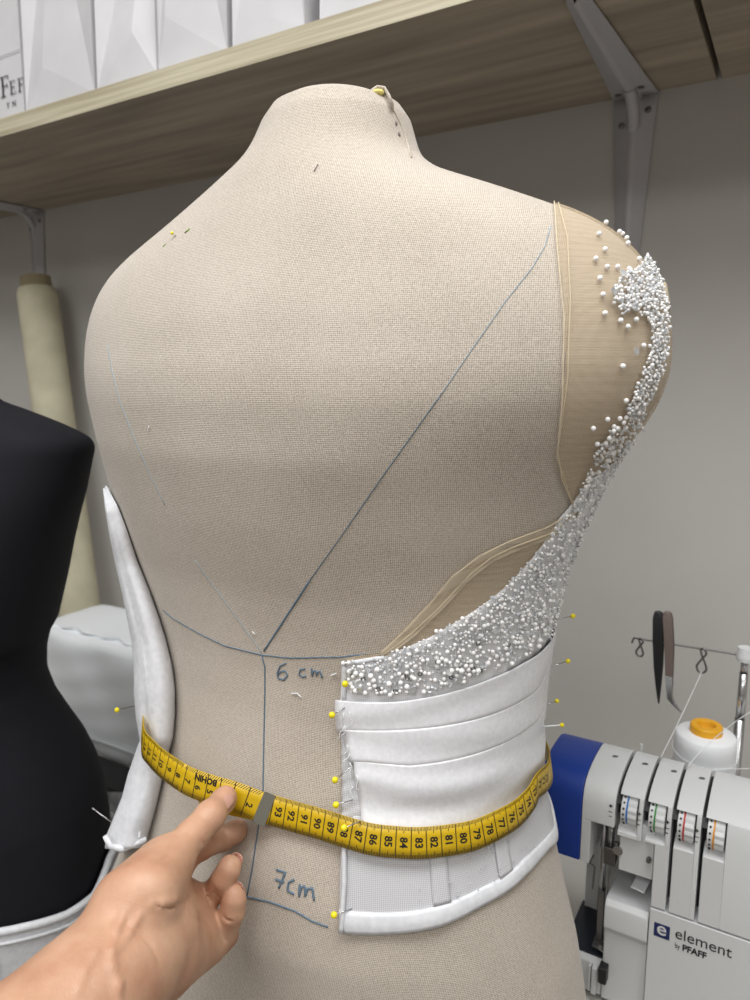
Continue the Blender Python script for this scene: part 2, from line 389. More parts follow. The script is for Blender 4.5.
# ---------------------------------------------------------------- dress form surface
A30 = math.radians(30)
E1 = np.array([math.cos(A30), -math.sin(A30), 0]); E2 = np.array([math.sin(A30), math.cos(A30), 0]); C0 = np.array([-.012, .58, 0])
PROF = np.array([
(0.2170,0.0010,-0.0190,0.0010,0.0010,2.00),(0.2165,0.0220,-0.0190,0.0240,0.0220,2.00),(0.2140,0.0380,-0.0190,0.0400,0.0360,2.01),(0.2080,0.0500,-0.0190,0.0510,0.0460,2.01),
(0.1980,0.0580,-0.0195,0.0570,0.0510,2.03),(0.1840,0.0625,-0.0205,0.0620,0.0550,2.05),(0.1670,0.0700,-0.0230,0.0690,0.0600,2.07),(0.1500,0.0960,-0.0261,0.0780,0.0650,2.10),
(0.1350,0.1313,-0.0223,0.0850,0.0725,2.17),(0.1200,0.1638,-0.0193,0.0920,0.0800,2.25),(0.1050,0.1968,-0.0182,0.0980,0.0900,2.33),(0.0900,0.2181,-0.0197,0.1040,0.1000,2.40),
(0.0750,0.2312,-0.0203,0.1100,0.1075,2.40),(0.0600,0.2388,-0.0197,0.1160,0.1150,2.40),(0.0450,0.2433,-0.0187,0.1212,0.1220,2.40),(0.0300,0.2456,-0.0180,0.1248,0.1280,2.40),
(0.0100,0.2451,-0.0175,0.1296,0.1360,2.40),(-0.0100,0.2410,-0.0184,0.1316,0.1420,2.39),(-0.0300,0.2332,-0.0213,0.1308,0.1460,2.37),(-0.0500,0.2227,-0.0260,0.1300,0.1500,2.35),
(-0.0750,0.2143,-0.0297,0.1250,0.1475,2.32),(-0.1000,0.2085,-0.0311,0.1200,0.1450,2.30),(-0.1250,0.2033,-0.0311,0.1140,0.1350,2.27),(-0.1500,0.1975,-0.0296,0.1080,0.1250,2.25),
(-0.1800,0.1889,-0.0261,0.1044,0.1190,2.22),(-0.2100,0.1808,-0.0220,0.1028,0.1160,2.20),(-0.2400,0.1737,-0.0176,0.1052,0.1190,2.20),(-0.2700,0.1696,-0.0142,0.1116,0.1220,2.20),
(-0.3000,0.1689,-0.0125,0.1200,0.1250,2.20),(-0.3300,0.1728,-0.0131,0.1290,0.1265,2.20),(-0.3600,0.1822,-0.0168,0.1364,0.1280,2.20),(-0.4000,0.1988,-0.0230,0.1420,0.1300,2.20),
(-0.4400,0.2192,-0.0311,0.1415,0.1300,2.20),(-0.5000,0.2413,-0.0416,0.1408,0.1300,2.20),(-0.5600,0.2594,-0.0523,0.1400,0.1300,2.20)])
for _r in PROF:
    _f = np.interp(_r[0], [-.36, -.30, -.13, -.09], [0, 1, 1, 0]); _r[1] -= .0034 * _f; _r[2] -= .0034 * _f
    if _r[0] > .16: _r[0] -= .004 * min(1, (_r[0] - .16) / .03)
# smooth resample so that no level shows as a ridge
_z = np.linspace(.217, -.56, 778)
_P = np.array([np.interp(_z, PROF[::-1, 0], PROF[::-1, k]) for k in range(1, 6)]).T
_K = np.exp(-.5 * (np.arange(-12, 13) / 5.0) ** 2); _K /= _K.sum()
_Ps = np.array([np.convolve(np.pad(_P[:, k], 12, 'edge'), _K, 'valid') for k in range(5)]).T
_b = np.clip((.202 - _z) / .02, 0, 1)[:, None]; _P = _P * (1 - _b) + _Ps * _b
def prm(z): return [np.interp(z, _z[::-1], _P[::-1, k]) for k in range(5)]
def F(th, z, off=0.0):
    w_, s_, db, df, n_ = prm(z)
    c, si = math.cos(th), math.sin(th)
    rho = (abs(c) ** n_ + abs(si) ** n_) ** (-1 / n_)
    d_ = db if si < 0 else df
    return C0 + E1 * ((w_ + off) * rho * c + s_) + E2 * ((d_ + off) * rho * si) + np.array([0, 0, z])
def FN(th, z):
    a = F(th + .01, z) - F(th - .01, z); b_ = F(th, z + .002) - F(th, z - .002)
    n_ = np.cross(a, b_); return n_ / (np.linalg.norm(n_) + 1e-12)
def thz(p):
    w_, s_, db, df, n_ = prm(p[2]); q = p - C0
    a = (q @ E1 - s_) / w_; b_ = q @ E2
    return math.atan2(b_ / (db if b_ < 0 else df), a)
NT = 200
zl = list(np.linspace(.2169, .19, 26)) + list(np.linspace(.187, -.55, 190))
fv = []; fuv = []
for z in zl:
    acc = 0; prev = None
    for k in range(NT):
        th = PI / 2 + 2 * PI * k / NT; p = F(th, z)
        fv.append(p)
        if prev is not None: acc += np.linalg.norm(p - prev)
        prev = p; fuv.append([acc, z])
g = MB(); ff = []
for i in range(len(zl) - 1):
    for k in range(NT):
        ff.append((i * NT + k, i * NT + (k + 1) % NT, (i + 1) * NT + (k + 1) % NT, (i + 1) * NT + k))
ff.append(tuple(range(NT))); ff.append(tuple((len(zl) - 1) * NT + k for k in range(NT - 1, -1, -1)))
g.add(fv, ff)
# UVs measured along the surface from the centre back (th=-90deg) so that the weave runs straight
zs_arc = {}
rows = len(zl); arr = np.array(fv).reshape(rows, NT, 3)
kb = NT // 2
seg = np.linalg.norm(np.roll(arr, -1, 1) - arr, axis=2)
cum = np.concatenate([np.zeros((rows, 1)), np.cumsum(seg, 1)[:, :-1]], 1); cum = cum - cum[:, kb:kb + 1]
vert = np.concatenate([[0], np.cumsum(np.linalg.norm(arr[1:, kb] - arr[:-1, kb], axis=1))])
uvl = [(float(cum[i, k]), float(-vert[i])) for i in range(rows) for k in range(NT)]
form = root('dress_form', (C0[0], C0[1], -.55), 'cream jersey dress form with blue pen lines, seen from the back', 'dress form')
torso = g.build('torso', M['jersey'], form, smooth=True, fixn=True, uv=uvl)
bvh = BVHTree.FromPolygons([Vector(p) for p in fv], ff)
def fh(u, v, off=0.0):
    r_ = ray(u, v); h = bvh.ray_cast(Vector((0, 0, 0)), Vector(r_).normalized())
    if h[0] is None: return None
    p = np.array(h[0]); th = thz(p); n_ = FN(th, p[2])
    return p + n_ * off, n_, th, p[2]
def fho(u, v, off):         # the point of the offset surface that is seen at (u, v)
    uu, vv = u, v; best = None
    for _ in range(12):
        h = fh(uu, vv, off)
        if h is None: uu = uu + (360 - uu) * .01; continue
        p = h[0]; d_ = p[1] * CP - p[2] * SP; pu = 375 + FPX * p[0] / d_; pv = 500 - FPX * (p[1] * SP + p[2] * CP) / d_
        e_ = abs(pu - u) + abs(pv - v)
        if best is None or e_ < best[0]: best = (e_, h)
        uu += (u - pu) * .7; vv += (v - pv) * .7
    return best[1]
def fhs(u, v, off=0.0):     # nearest hit if just outside the silhouette
    for du in range(0, 60):
        for s_ in (-1, 1):
            h = fh(u + s_ * du, v, off)
            if h: return h
g = MB(); g.lathe((C0[0] - .03, C0[1] + .02, -.565), [(.05, 0), (.05, .012)], 24); g.lathe((C0[0] - .03, C0[1] + .02, ZF + .03), [(.016, 0), (.016, .76)], 20)
g.build('stand_pole', M['steel'], form, smooth=False)
g = MB()
for k in range(5):
    a = 2 * PI * k / 5
    g.tube([(C0[0] - .03, C0[1] + .02, ZF + .07), (C0[0] - .03 + .25 * math.cos(a), C0[1] + .02 + .25 * math.sin(a), ZF + .012)], .011, 8)
g.build('stand_base', M['steel'], form)
def stroke(pts, r_, name='pen_line', off=.0001, par=form, mt=None, sub=6, flat=True):
    P = []
    for (u0, v0), (u1, v1) in zip(pts[:-1], pts[1:]):
        m_ = max(1, int(math.hypot(u1 - u0, v1 - v0) / sub))
        for k in range(m_): P.append((u0 + (u1 - u0) * k / m_, v0 + (v1 - v0) * k / m_))
    P.append(pts[-1])
    H = [fhs(u, v, off) for u, v in P]
    g_ = MB(); g_.tube([h[0] for h in H], r_, 6)
    return g_.build(name, mt or M['pen'], par, smooth=True)
def jit(pts): return pts
M['pen_faint'] = mat('faded_blue_pen_ink', (150, 164, 172), .9)
stroke([(551, 226), (545, 246), (532, 268), (505, 302), (470, 352), (440, 396)], .00036, mt=M['pen_faint'])
stroke([(440, 396), (420, 424), (380, 480), (340, 538), (310, 580)], .00036)
stroke([(310, 580), (290, 611), (264, 651)], .0007)
stroke([(108, 345), (112, 370), (120, 402), (135, 440), (147, 468), (165, 505)], .00036, mt=M['pen_faint'])
stroke([(195, 560), (215, 588), (240, 622), (262, 653)], .00033, mt=M['pen_faint'])
stroke([(163, 610), (172, 618), (200, 634), (225, 646), (262, 655), (290, 658), (340, 657), (385, 652)], .0005)
stroke([(262, 655), (265, 668), (265, 690), (264, 740), (263, 800), (258, 830), (252, 870), (247, 896)], .0006)
stroke([(240, 892), (248, 897), (270, 902), (295, 911), (312, 921), (328, 927)], .0007)
def zs8(pts): return [(240 + x / 6.82, 600 + y / 6.82) for x, y in pts]
def zs3(pts): return [(120 + x / 3.26, 720 + y / 3.26) for x, y in pts]
for s_ in ([(315, 430), (275, 450), (255, 500), (262, 535), (300, 545), (325, 515), (312, 485), (280, 488), (260, 510)],
           [(445, 468), (412, 475), (405, 508), (425, 525), (452, 518)],
           [(488, 462), (492, 520), (500, 488), (518, 480), (524, 520), (532, 490), (548, 486), (562, 532)]):
    stroke(zs8(s_), .0007, 'pen_writing', sub=2)
for s_ in ([(511, 488), (540, 497), (530, 520), (518, 548)], [(508, 520), (536, 528)],
           [(568, 520), (550, 530), (547, 555), (568, 568)],
           [(586, 535), (584, 575), (592, 545), (603, 540), (604, 575), (612, 550), (628, 548), (633, 588)]):
    stroke(zs3(s_), .0009, 'pen_writing', sub=2)
# neck: seam down the side of the jersey cap, little gathered tab with yellow foam showing
stroke([(384, 96), (392, 108), (401, 125), (407, 143), (411, 158)], .0009, 'neck_seam', off=.0002, mt=M['jersey'])
h0 = fhs(380, 100, .001)[0]
g = MB()
pts = [Pd(u, v, h0[1] + dy) for u, v, dy in ((371, 97, 0), (371, 89, .004), (377, 85, .006), (385, 86, .006), (390, 94, .002), (394, 104, -.002))]
pts2 = [p + np.array([.0, .012, -.003]) for p in pts]
g.grid([[p for p in pts], pts2]); g.build('gathered_tab', M['jersey'], form, smooth=True, solid=.0015)
g = MB(); g.ball(Pd(378, 92.5, h0[1] + .006), .0036, sc=(1.3, 1, .6)); g.build('foam_peek', M['foam'], form, smooth=True)
for u, v in ((396, 124), (399, 135)):
    g = MB(); h = fhs(u, v, -.0002); g.ball(h[0], .0012, sc=(1, 1, 1.6)); g.build('needle_hole', M['brown_grip'], form)
stroke([(185, 233), (190, 229)], .0006, 'green_mark', mt=M['green'])
stroke([(163, 247), (166, 244)], .0004, 'green_mark', mt=M['green'])
for a in ([(253, 631), (256, 634)], [(292, 693), (298, 693), (302, 697)], [(150, 426), (149, 430)], [(331, 675), (337, 673)]):
    stroke(a, .0004, 'loose_thread', off=.001, mt=M['thread'], sub=1)
stroke([(314, 172), (318, 165)], .0003, 'loose_thread', off=.0005, mt=M['brown_grip'], sub=1)

# ---------------------------------------------------------------- bodice: curves over the form, z as a function of th
class Curve:
    def __init__(s, px, rise=.012, lam=.6):
        h = [fhs(u, v) for u, v in px]; t = [x[2] for x in h]; z = [x[3] for x in h]
        q = sorted(zip(t, z)); s.t = np.array([a for a, _ in q]); s.z = np.array([b_ for _, b_ in q]); s.rise = rise; s.lam = lam
    def __call__(s, th):
        z = float(np.interp(th, s.t, s.z))
        if th > s.t[-1]: z += s.rise * (1 - math.exp(-(th - s.t[-1]) / s.lam))
        return z
c_lace = Curve([(342, 662), (385, 655), (430, 636), (470, 612), (500, 590), (520, 570), (540, 545), (556, 520), (572, 500), (588, 480)], .03)
c_top = Curve([(338, 698), (370, 700), (400, 699), (440, 692), (490, 675), (520, 660), (540, 646), (550, 632)], .02)
c_p1 = Curve([(338, 727), (380, 728), (440, 723), (486, 712), (516, 698), (535, 682), (546, 660)], .03)
c_p2 = Curve([(338, 757), (370, 759), (410, 763), (440, 759), (490, 744), (520, 726), (538, 706), (544, 690)], .03)
c_p3 = Curve([(338, 790), (400, 796), (440, 790), (490, 772), (520, 752), (541, 725)], .02)
c_sat = Curve([(338, 826), (400, 836), (450, 834), (500, 813), (530, 790), (544, 772)], .01)
c_hem = Curve([(338, 926), (345, 931), (375, 933), (400, 931), (440, 923), (480, 905), (520, 875), (545, 848), (556, 836)], .02)
c_hem2 = Curve([(338, 905), (345, 908), (375, 911), (400, 910), (440, 902), (480, 886), (520, 857), (545, 832), (553, 822)], .02)
_e = sorted((fh(u, v)[3], fh(u, v)[2]) for u, v in ((343, 662), (341, 700), (343, 760), (343, 830), (341, 880), (341, 928))); _ez = [a for a, _ in _e]; _et = [b_ for _, b_ in _e]
thL = lambda z: float(np.interp(z, _ez, _et))
thA = fh(343, 690)[2]; thEND = math.radians(158)
bod = root('bridal_bodice', F(thA, -.44), 'white satin and beaded bridal bodice pinned to the cream dress form, open at the back', 'bodice')
def panel(name, ct, cb, offf, mt, t0=None, dt=0, t1=thEND, nt=140, nz_=12, solid=.0008, edge=None, wob=0.0):
    P = []; uv = []
    for i in range(nz_ + 1):
        s_ = i / nz_; row = []
        for k in range(nt + 1):
            q = k / nt; tb = t0
            if t0 is None: za = ct(thA); zb2_ = cb(thA); tb = thL(za + (zb2_ - za) * s_) + (dt(s_) if callable(dt) else dt)
            th = tb + (t1 - tb) * q
            zt_ = ct(th) if callable(ct) else ct; zb_ = cb(th) if callable(cb) else cb
            z = zt_ + (zb_ - zt_) * s_
            if edge and k == 0: th += edge(z)
            p = F(th, z) ; n_ = FN(th, z); o_ = offf(s_, th)
            row.append(p + n_ * o_); uv.append((th * .16, z))
        P.append(row)
    g_ = MB(); g_.grid(P); return g_.build(name, mt, bod, smooth=True, solid=solid, uv=uv)
sm = lambda x: x * x * (3 - 2 * x)
# sheer beaded ground
panel('beaded_net_panel', c_lace, lambda t: c_top(t) - .006, lambda s_, t: .0020 + .0004 * math.sin(t * 60 + s_ * 9), M['net_lace'])
# narrow binding down the open edge
stroke([(346, 664), (345, 700)], .0018, 'edge_binding', off=.002, par=bod, mt=M['white_cloth'])
stroke([(344, 664), (356, 661), (385, 656)], .0016, 'edge_binding', off=.002, par=bod, mt=M['white_cloth'])
def pleat(s_, t, a=.0045, base=.0035):
    # folded lower edge stands proud, the top tucks under the pleat above
    return base + a * sm(min(1, s_ * 1.15)) + .0012 * math.sin(t * 9 + s_ * 5) * s_ * (1 - s_) * 2
panel('satin_pleat', c_top, lambda t: c_p1(t) - .003, lambda s_, t: .0045 + .0012 * math.sin(PI * min(1, s_ * 1.4) * .5) + .0010 * math.sin(t * 5 + 4 * s_) * s_ * (1 - s_) * 3 - (.0028 * max(0, s_ - .86) / .14), M['satin'], nz_=18, dt=-.015)
panel('satin_pleat', c_p1, lambda t: c_p2(t) - .003, lambda s_, t: .0048 + .0014 * math.sin(PI * min(1, .25 + s_ * 1.1) * .5) + .0010 * math.sin(t * 6 - 4 * s_) * s_ * (1 - s_) * 3 - (.0030 * max(0, s_ - .86) / .14), M['satin'], nz_=18, dt=lambda s_: .01 + .03 * s_)
def lowsat(s_, t):
    w_ = .0056 + .0008 * sm(min(1, s_ * 4)) - .0014 * sm(min(1, s_ * 1.4))
    w_ += .0013 * math.sin(9.0 * s_ - 3.2 * (t - thA)) * sm(min(1, s_ * 3)) * (1 - .3 * s_) * 1.3
    w_ += .0005 * math.sin(15 * s_ + 4.5 * (t - thA)) * s_
    return w_
panel('satin_panel', c_p2, c_sat, lowsat, M['satin'], nz_=36, nt=180, dt=lambda s_: .055 + .04 * s_)
# sheer gathered strip beside the satin at the open edge
def tA(z): return 0
panel('net_facing', c_top, c_sat, lambda s_, t: .0030 + .0006 * math.sin(s_ * 60 + t * 80), M['net'], t1=thA + .16, nt=10, nz_=40)
# tuft of loose threads
for k in range(14):
    v0 = 700 + 130 * random.random(); u0 = 350 + (v0 - 700) * .07 + random.uniform(-4, 5)
    pts = [(u0, v0)]
    for q in range(4): pts.append((pts[-1][0] + random.uniform(-3, 3), pts[-1][1] + random.uniform(1, 6)))
    stroke(pts, .00028, 'frayed_thread', off=.0075, par=bod, mt=M['thread'], sub=3)
# peplum of sheer net with boning channels and hem band
panel('net_peplum', lambda t: c_sat(t) + .01, c_hem, lambda s_, t: .0030 + .0009 * math.sin(t * 14) * s_, M['net'], nz_=20)
panel('hem_band', c_hem2, c_hem, lambda s_, t: .0038 + .0009 * math.sin(t * 14) + .0010 * math.sin(PI * s_), M['white_cloth'], nz_=5, solid=.0012)
def chan(u, v0, v1, w_=.006):
    a = fh(u, v0); dth = w_ / .16
    panel('boning_channel', lambda t: a[3] + .004, lambda t: c_hem2(t), lambda s_, t: .0042, M['net'], t0=a[2] - dth, t1=a[2] + dth, nt=4, nz_=12, solid=.0006)
chan(437, 855, 905); chan(497, 838, 880, .007)
for (px, w_) in (([(346, 835), (346, 880), (343, 929)], .0018),):
    stroke(px, w_, 'edge_binding', off=.0045, par=bod, mt=M['white_cloth'])
# glitter dust on the net
g = MB()
for k in range(60):
    u = random.uniform(440, 545); v = random.uniform(838, 900)
    if k < 8: u = random.uniform(400, 435)
    h = fhs(u, v, .0048)
    if h[3] > c_hem2(h[2]): g.ball(h[0], .00035 + .0003 * random.random(), 6, 4)
o = g.build('glitter', M['sequin'], bod); o['kind'] = 'stuff'
# nude tulle over the shoulder and arm
c_tul = [(205, 553), (206.5, 553), (208, 553.5), (210, 554), (213, 554), (217, 554.5), (222, 555), (229, 555.5), (237, 556), (247, 556.5), (260, 557), (330, 562), (400, 560), (450, 557), (480, 561), (496, 569), (508, 573), (520, 560), (545, 512), (560, 472), (590, 440), (630, 402), (648, 385), (657, 348)]
tz = []; 
for v, u in c_tul:
    h = fh(u, v); tz.append((h[3], h[2]))
tz.sort(); tzz = np.array([a for a, _ in tz]); tzt = np.array([b_ for _, b_ in tz])
P = []; uv = []
a0_ = float(fh(556, 209)[0] @ E1 - C0 @ E1)
for zz in np.linspace(tzz[-1] + .03, tzz[-1] + .0003, 90):
    w_, s_, _d, _f, n_ = prm(zz); q = (a0_ - s_) / w_
    if q >= .999: continue
    lo_, hi_ = 0.0, PI / 2       # angle at which the width coordinate equals a0_
    for _ in range(30):
        mi = (lo_ + hi_) / 2; rho = (abs(math.cos(mi)) ** n_ + abs(math.sin(mi)) ** n_) ** (-1 / n_)
        if rho * math.cos(mi) > q: lo_ = mi
        else: hi_ = mi
    t1_ = min(math.radians(75), lo_)
    P.append([F(-lo_ + (t1_ + lo_) * k / 80, zz) + FN(-lo_ + (t1_ + lo_) * k / 80, zz) * .0016 for k in range(81)]); uv += [((-lo_ + (t1_ + lo_) * k / 80) * .2, zz) for k in range(81)]
for i in range(301):
    z = tzz[-1] - .0 + (tzz[0] - .015 - tzz[-1]) * (i / 300) ** 1.4; t0 = float(np.interp(z, tzz, tzt)); row = []
    for k in range(81):
        th = t0 + (math.radians(75) - t0) * k / 80
        row.append(F(th, z) + FN(th, z) * .0016); uv.append((th * .2, z))
    P.append(row)
g = MB(); g.grid(P); g.build('nude_tulle', M['tulle'], bod, smooth=True, uv=uv)
def edge(pts, r_=.00045, off=.0022): stroke(pts, r_, 'tulle_edge', off=off, par=bod, mt=M['tulle_edge'], sub=5)
edge([(553, 205), (556, 250), (563, 320), (561, 400), (556, 450), (560, 478), (573, 510)])
edge([(557, 206), (566, 240), (569, 300), (566, 380), (559, 430), (555, 455), (566, 490), (575, 512)], .0004)
edge([(575, 511), (548, 532), (510, 546), (490, 556), (470, 572), (440, 605), (412, 632), (384, 654)], .0006)
edge([(575, 508), (545, 526), (505, 541), (478, 555), (452, 575), (430, 603), (405, 630), (380, 653)], .0004)
edge([(500, 546), (470, 566), (445, 592), (420, 622), (392, 650)], .0003)
# sheer fold between the two rolled edges
P = []
for (a, b_) in (((575, 508), (577, 515)), ((540, 526), (548, 536)), ((505, 540), (513, 549)), ((478, 553), (490, 560)), ((452, 573), (468, 578)), ((430, 600), (445, 604)), ((405, 628), (415, 634)), ((380, 652), (388, 655))):
    P.append([fh(a[0] + (b_[0] - a[0]) * s_ / 3, a[1] + (b_[1] - a[1]) * s_ / 3, .0022 + .001 * (s_ % 2))[0] for s_ in range(4)])
g = MB(); g.grid(P); g.build('tulle_fold', netmat('sheer_tulle_fold', (222, 208, 182), .1, .55, .0016), bod, smooth=True, uv=[(0.0003 * i, .0003) for i in range(32)])

# ---------------------------------------------------------------- beads
def inpoly(x, y, poly):
    c = False; n_ = len(poly)
    for i in range(n_):
        x1, y1 = poly[i]; x2, y2 = poly[i - 1]
        if (y1 > y) != (y2 > y) and x < (x2 - x1) * (y - y1) / (y2 - y1) + x1: c = not c
    return c
def ico(name, r_, sub=1, mt=None):
    bm = bmesh.new(); bmesh.ops.create_icosphere(bm, subdivisions=sub, radius=r_); me = bpy.data.meshes.new(name); bm.to_mesh(me); bm.free()
    me.polygons.foreach_set('use_smooth', [True] * len(me.polygons)); me.materials.append(mt); return me
pearl_me = ico('pearl', 1, 2, M['pearl']); 
placed = []
class Hash:
    def __init__(s, c): s.c = c; s.d = {}
    def ok(s, p, r_):
        k = tuple(int(math.floor(q / s.c)) for q in p)
        for i in (-1, 0, 1):
            for j in (-1, 0, 1):
                for l in (-1, 0, 1):
                    for q, rq in s.d.get((k[0] + i, k[1] + j, k[2] + l), ()):
                        if np.linalg.norm(q - p) < (r_ + rq) * .80: return False
        s.d.setdefault(k, []).append((p, r_)); return True
HS = Hash(.0045)
zones = [  # polygon, tries, radius range, offset, kind weights (pearl, seed, glass tube)
    # dense band along the lower neckline up to the arm
    ([(345, 660), (385, 653), (430, 634), (470, 608), (500, 586), (524, 560), (548, 530), (566, 508), (578, 482), (590, 450), (606, 428), (622, 410), (640, 425), (612, 466), (600, 500), (590, 530), (582, 560), (566, 600), (556, 640),
      (540, 628), (500, 640), (470, 645), (440, 650), (400, 662), (350, 668)], 9500, (.0009, .0016), .0030),
    # looser scatter above the satin
    ([(350, 668), (400, 662), (440, 650), (500, 640), (545, 625), (548, 634), (520, 656), (490, 668), (440, 688), (400, 694), (352, 690)], 1100, (.0010, .0021), .0032),
    # strip round the arm
    ([(622, 410), (634, 380), (644, 350), (646, 330), (640, 318), (628, 312), (640, 292), (652, 280), (660, 300), (663, 325), (661, 350), (655, 372), (644, 398), (634, 422)], 2600, (.0009, .0015), .0030),
    # cluster on top of the arm
    ([(607, 290), (620, 278), (632, 272), (640, 262), (640, 248), (648, 245), (656, 262), (660, 280), (650, 300), (636, 308), (624, 312), (616, 318), (610, 305)], 2200, (.0009, .0014), .0034),
]
seeds = MB(); pearls = []; greys = MB()
def put(p, n_, r_, big=False):
    if not HS.ok(p, r_): return
    pearls.append((p, r_)) 
for poly, tries, (r0, r1), off in zones:
    us = [a for a, _ in poly]; vs_ = [b_ for _, b_ in poly]
    for k in range(tries):
        u = random.uniform(min(us), max(us)); v = random.uniform(min(vs_), max(vs_))
        if not inpoly(u, v, poly): continue
        h = fh(u, v, off + random.random() * .0022)
        if h is None: continue
        put(h[0], h[1], r0 + (r1 - r0) * random.random() ** 1.6)
# round the corner, out of this camera's sight, and rim beads on the silhouette
for k in range(800):
    v = random.uniform(440, 625); h = fhs(620 - (v - 440) * .35, v)
    th = h[2] + random.uniform(0, .10); z = h[3]
    put(F(th, z) + FN(th, z) * (.003 + random.random() * .0015), None, .0007 + .0006 * random.random())
for (u, v) in [(612, 227), (596, 238), (621, 236), (631, 238), (635, 242), (602, 253), (624, 247), (593, 262), (604, 270), (614, 270), (597, 281), (600, 297), (625, 272), (635, 262), (602, 315), (617, 322), (624, 328), (632, 321),
               (639, 346), (619, 366), (639, 380), (646, 374), (622, 399), (604, 417), (616, 416), (613, 426), (590, 426), (594, 441), (592, 450), (633, 408), (549, 556), (518, 566), (540, 573), (528, 582), (500, 596), (471, 613), (436, 629), (550, 541), (609, 446)]:
    h = fhs(u, v, .0032); put(h[0], h[1], .0016)
pearls.sort(key=lambda a: -a[1])
rootM = bod.location
for i, (p, r_) in enumerate(pearls[:290]):
    o = bpy.data.objects.new('pearl_bead', pearl_me); COL.objects.link(o); o.parent = bod; o.matrix_parent_inverse = Matrix.Translation(-rootM)
    o.location = W(p); o.scale = (r_,) * 3
def instmesh(name, items, mt, shape='ico'):
    bm = bmesh.new()
    if shape == 'ico': bmesh.ops.create_icosphere(bm, subdivisions=1, radius=1)
    else: bmesh.ops.create_cone(bm, cap_ends=True, segments=7, radius1=.75, radius2=.75, depth=1.8)
    bv = np.array([v.co[:] for v in bm.verts]); bf = [[v.index for v in f.verts] for f in bm.faces]; bm.free()
    V_ = []; F_ = []
    for i, (p, r_) in enumerate(items):
        ax = rng.normal(size=3); ax /= np.linalg.norm(ax); R = np.array(Matrix.Rotation(rng.random() * 6.28, 3, Vector(ax)))
        q = bv @ R.T * r_ + p; n0 = len(V_); V_ += [tuple(a) for a in q]; F_ += [tuple(n0 + j for j in f) for f in bf]
    g_ = MB(); g_.v = V_; g_.f = F_
    o = g_.build(name, mt, bod, smooth=shape == 'ico', fixn=False); o['kind'] = 'stuff'; return o
rest = pearls[290:]; random.shuffle(rest)
a = int(len(rest) * .62)
instmesh('seed_beads', rest[:a], M['pearl']); instmesh('glass_bugle_beads', rest[a:], M['glass_bead'], 'tube')
print('BEADS', len(pearls))
for (u, v) in [(492, 626), (521, 589), (362, 686), (458, 676), (412, 686), (616, 279), (607, 296), (628, 352), (430, 660), (448, 668), (541, 610)]:
    h = fh(u, v, .0060); g = MB(); g.lathe(h[0], [(.0006, 0), (.0024, .0002), (.0024, .0005), (.0006, .0003)], 12, h[1] + np.array([random.uniform(-.4, .4), 0, random.uniform(-.4, .4)]))
    g.build('sequin', M['sequin'], bod, smooth=False)
for (u, v) in [(380, 686), (396, 688), (404, 672), (408, 675), (450, 674), (478, 668), (471, 665), (437, 659), (420, 671), (365, 676), (505, 642), (476, 640)]:
    h = fh(u, v, .0045); P = []
    g = MB(); t1 = np.cross(h[1], [0, 0, 1.0]); t1 /= np.linalg.norm(t1); t2 = np.cross(h[1], t1)
    g.tube([h[0] + .0013 * (math.cos(a_) * t1 + math.sin(a_) * t2) for a_ in np.linspace(0, 2 * PI, 10, endpoint=False)], .0005, 6, closed=True)
    g.build('smoky_ring_bead', M['grey_bead'], bod, smooth=True)
# torn net edge at the arm
g = MB(); h = fhs(668, 296)
P = [[Pd(u, v, h[0][1] - .004 + dy) for u, v, dy in r_] for r_ in (((655, 276, 0), (662, 278, .004), (667, 284, .01)), ((657, 290, 0), (665, 292, .004), (670, 300, .01)), ((660, 306, 0), (667, 306, .004), (671, 309, .012)), ((662, 325, 0), (666, 318, .002), (669, 312, .01)))]
g.grid(P); g.build('net_edge', M['tulle_edge'], bod, smooth=True, solid=.0005)

# ---------------------------------------------------------------- loose left end of the bodice, folded along the left side of the form
rowsL = [(486, 104, 106), (505, 106, 116), (530, 110, 125), (560, 116, 135), (590, 123, 147), (615, 128, 156), (640, 133, 164), (665, 135, 170), (690, 135, 173), (715, 137, 173), (738, 141, 171), (752, 136, 167), (772, 129, 162), (795, 123, 157), (815, 115, 152), (832, 108, 147), (846, 106, 144)]
P = []
for v, ua, ub in rowsL:
    h = fhs(ub + 4, v); y0 = h[0][1]; row = []
    q = (v - 488) / 358
    dep = .012
    wdt = ub - ua; fl_ = min(1, max(0, (v - 500) / 120))
    ctl = [(ub + 1, .0), (ub - wdt * .05, -.009), (ub - wdt * .2, -.015), (ub - wdt * .42, -.017), (ub - wdt * (.60 + .04 * math.sin(v * .03)), -.0135), (ub - wdt * .72, -.0105 - .002 * math.sin(v * .05)), (ub - wdt * .88, -.006), (ua, .004), (ua + 2, .02), (ua + 12, .045), (ua + 30, .08)]
    row = catmull([Pd(u, v + 3 * math.sin(PI * n_ / 10), y0 + dy * (fl_ if dy < 0 else 1)) for n_, (u, dy) in enumerate(ctl)], 4)
    P.append(row)
# refine rows
P2 = []
for a, b_ in zip(P[:-1], P[1:]):
    for k in range(4): P2.append([x + (y - x) * k / 4 for x, y in zip(a, b_)])
P2.append(P[-1])
g = MB(); g.grid(P2); g.build('loose_side_panel', M['white_cloth'], bod, smooth=True, solid=.0009)
cs = [Pd(u, v, fhs(150, v)[0][1] - .017) for u, v in ((138, 748), (131, 775), (125, 800), (117, 826))]
g = MB()
cs = [Pd(u, v, fhs(150, v)[0][1] - .019) for u, v in ((146, 690), (143, 735), (150, 760), (146, 790), (139, 838))]
g.tube(cs, .0009, 6); g.build('seam', M['white_cloth'], bod, smooth=True)
g = MB(); g.tube([Pd(u, v, fhs(150, 840)[0][1] - .014) for u, v in ((105, 836), (110, 846), (122, 849), (133, 845), (146, 839))], [.002, .0025, .003, .0025, .002], 8)
g.build('rolled_hem', M['white_cloth'], bod, smooth=True)

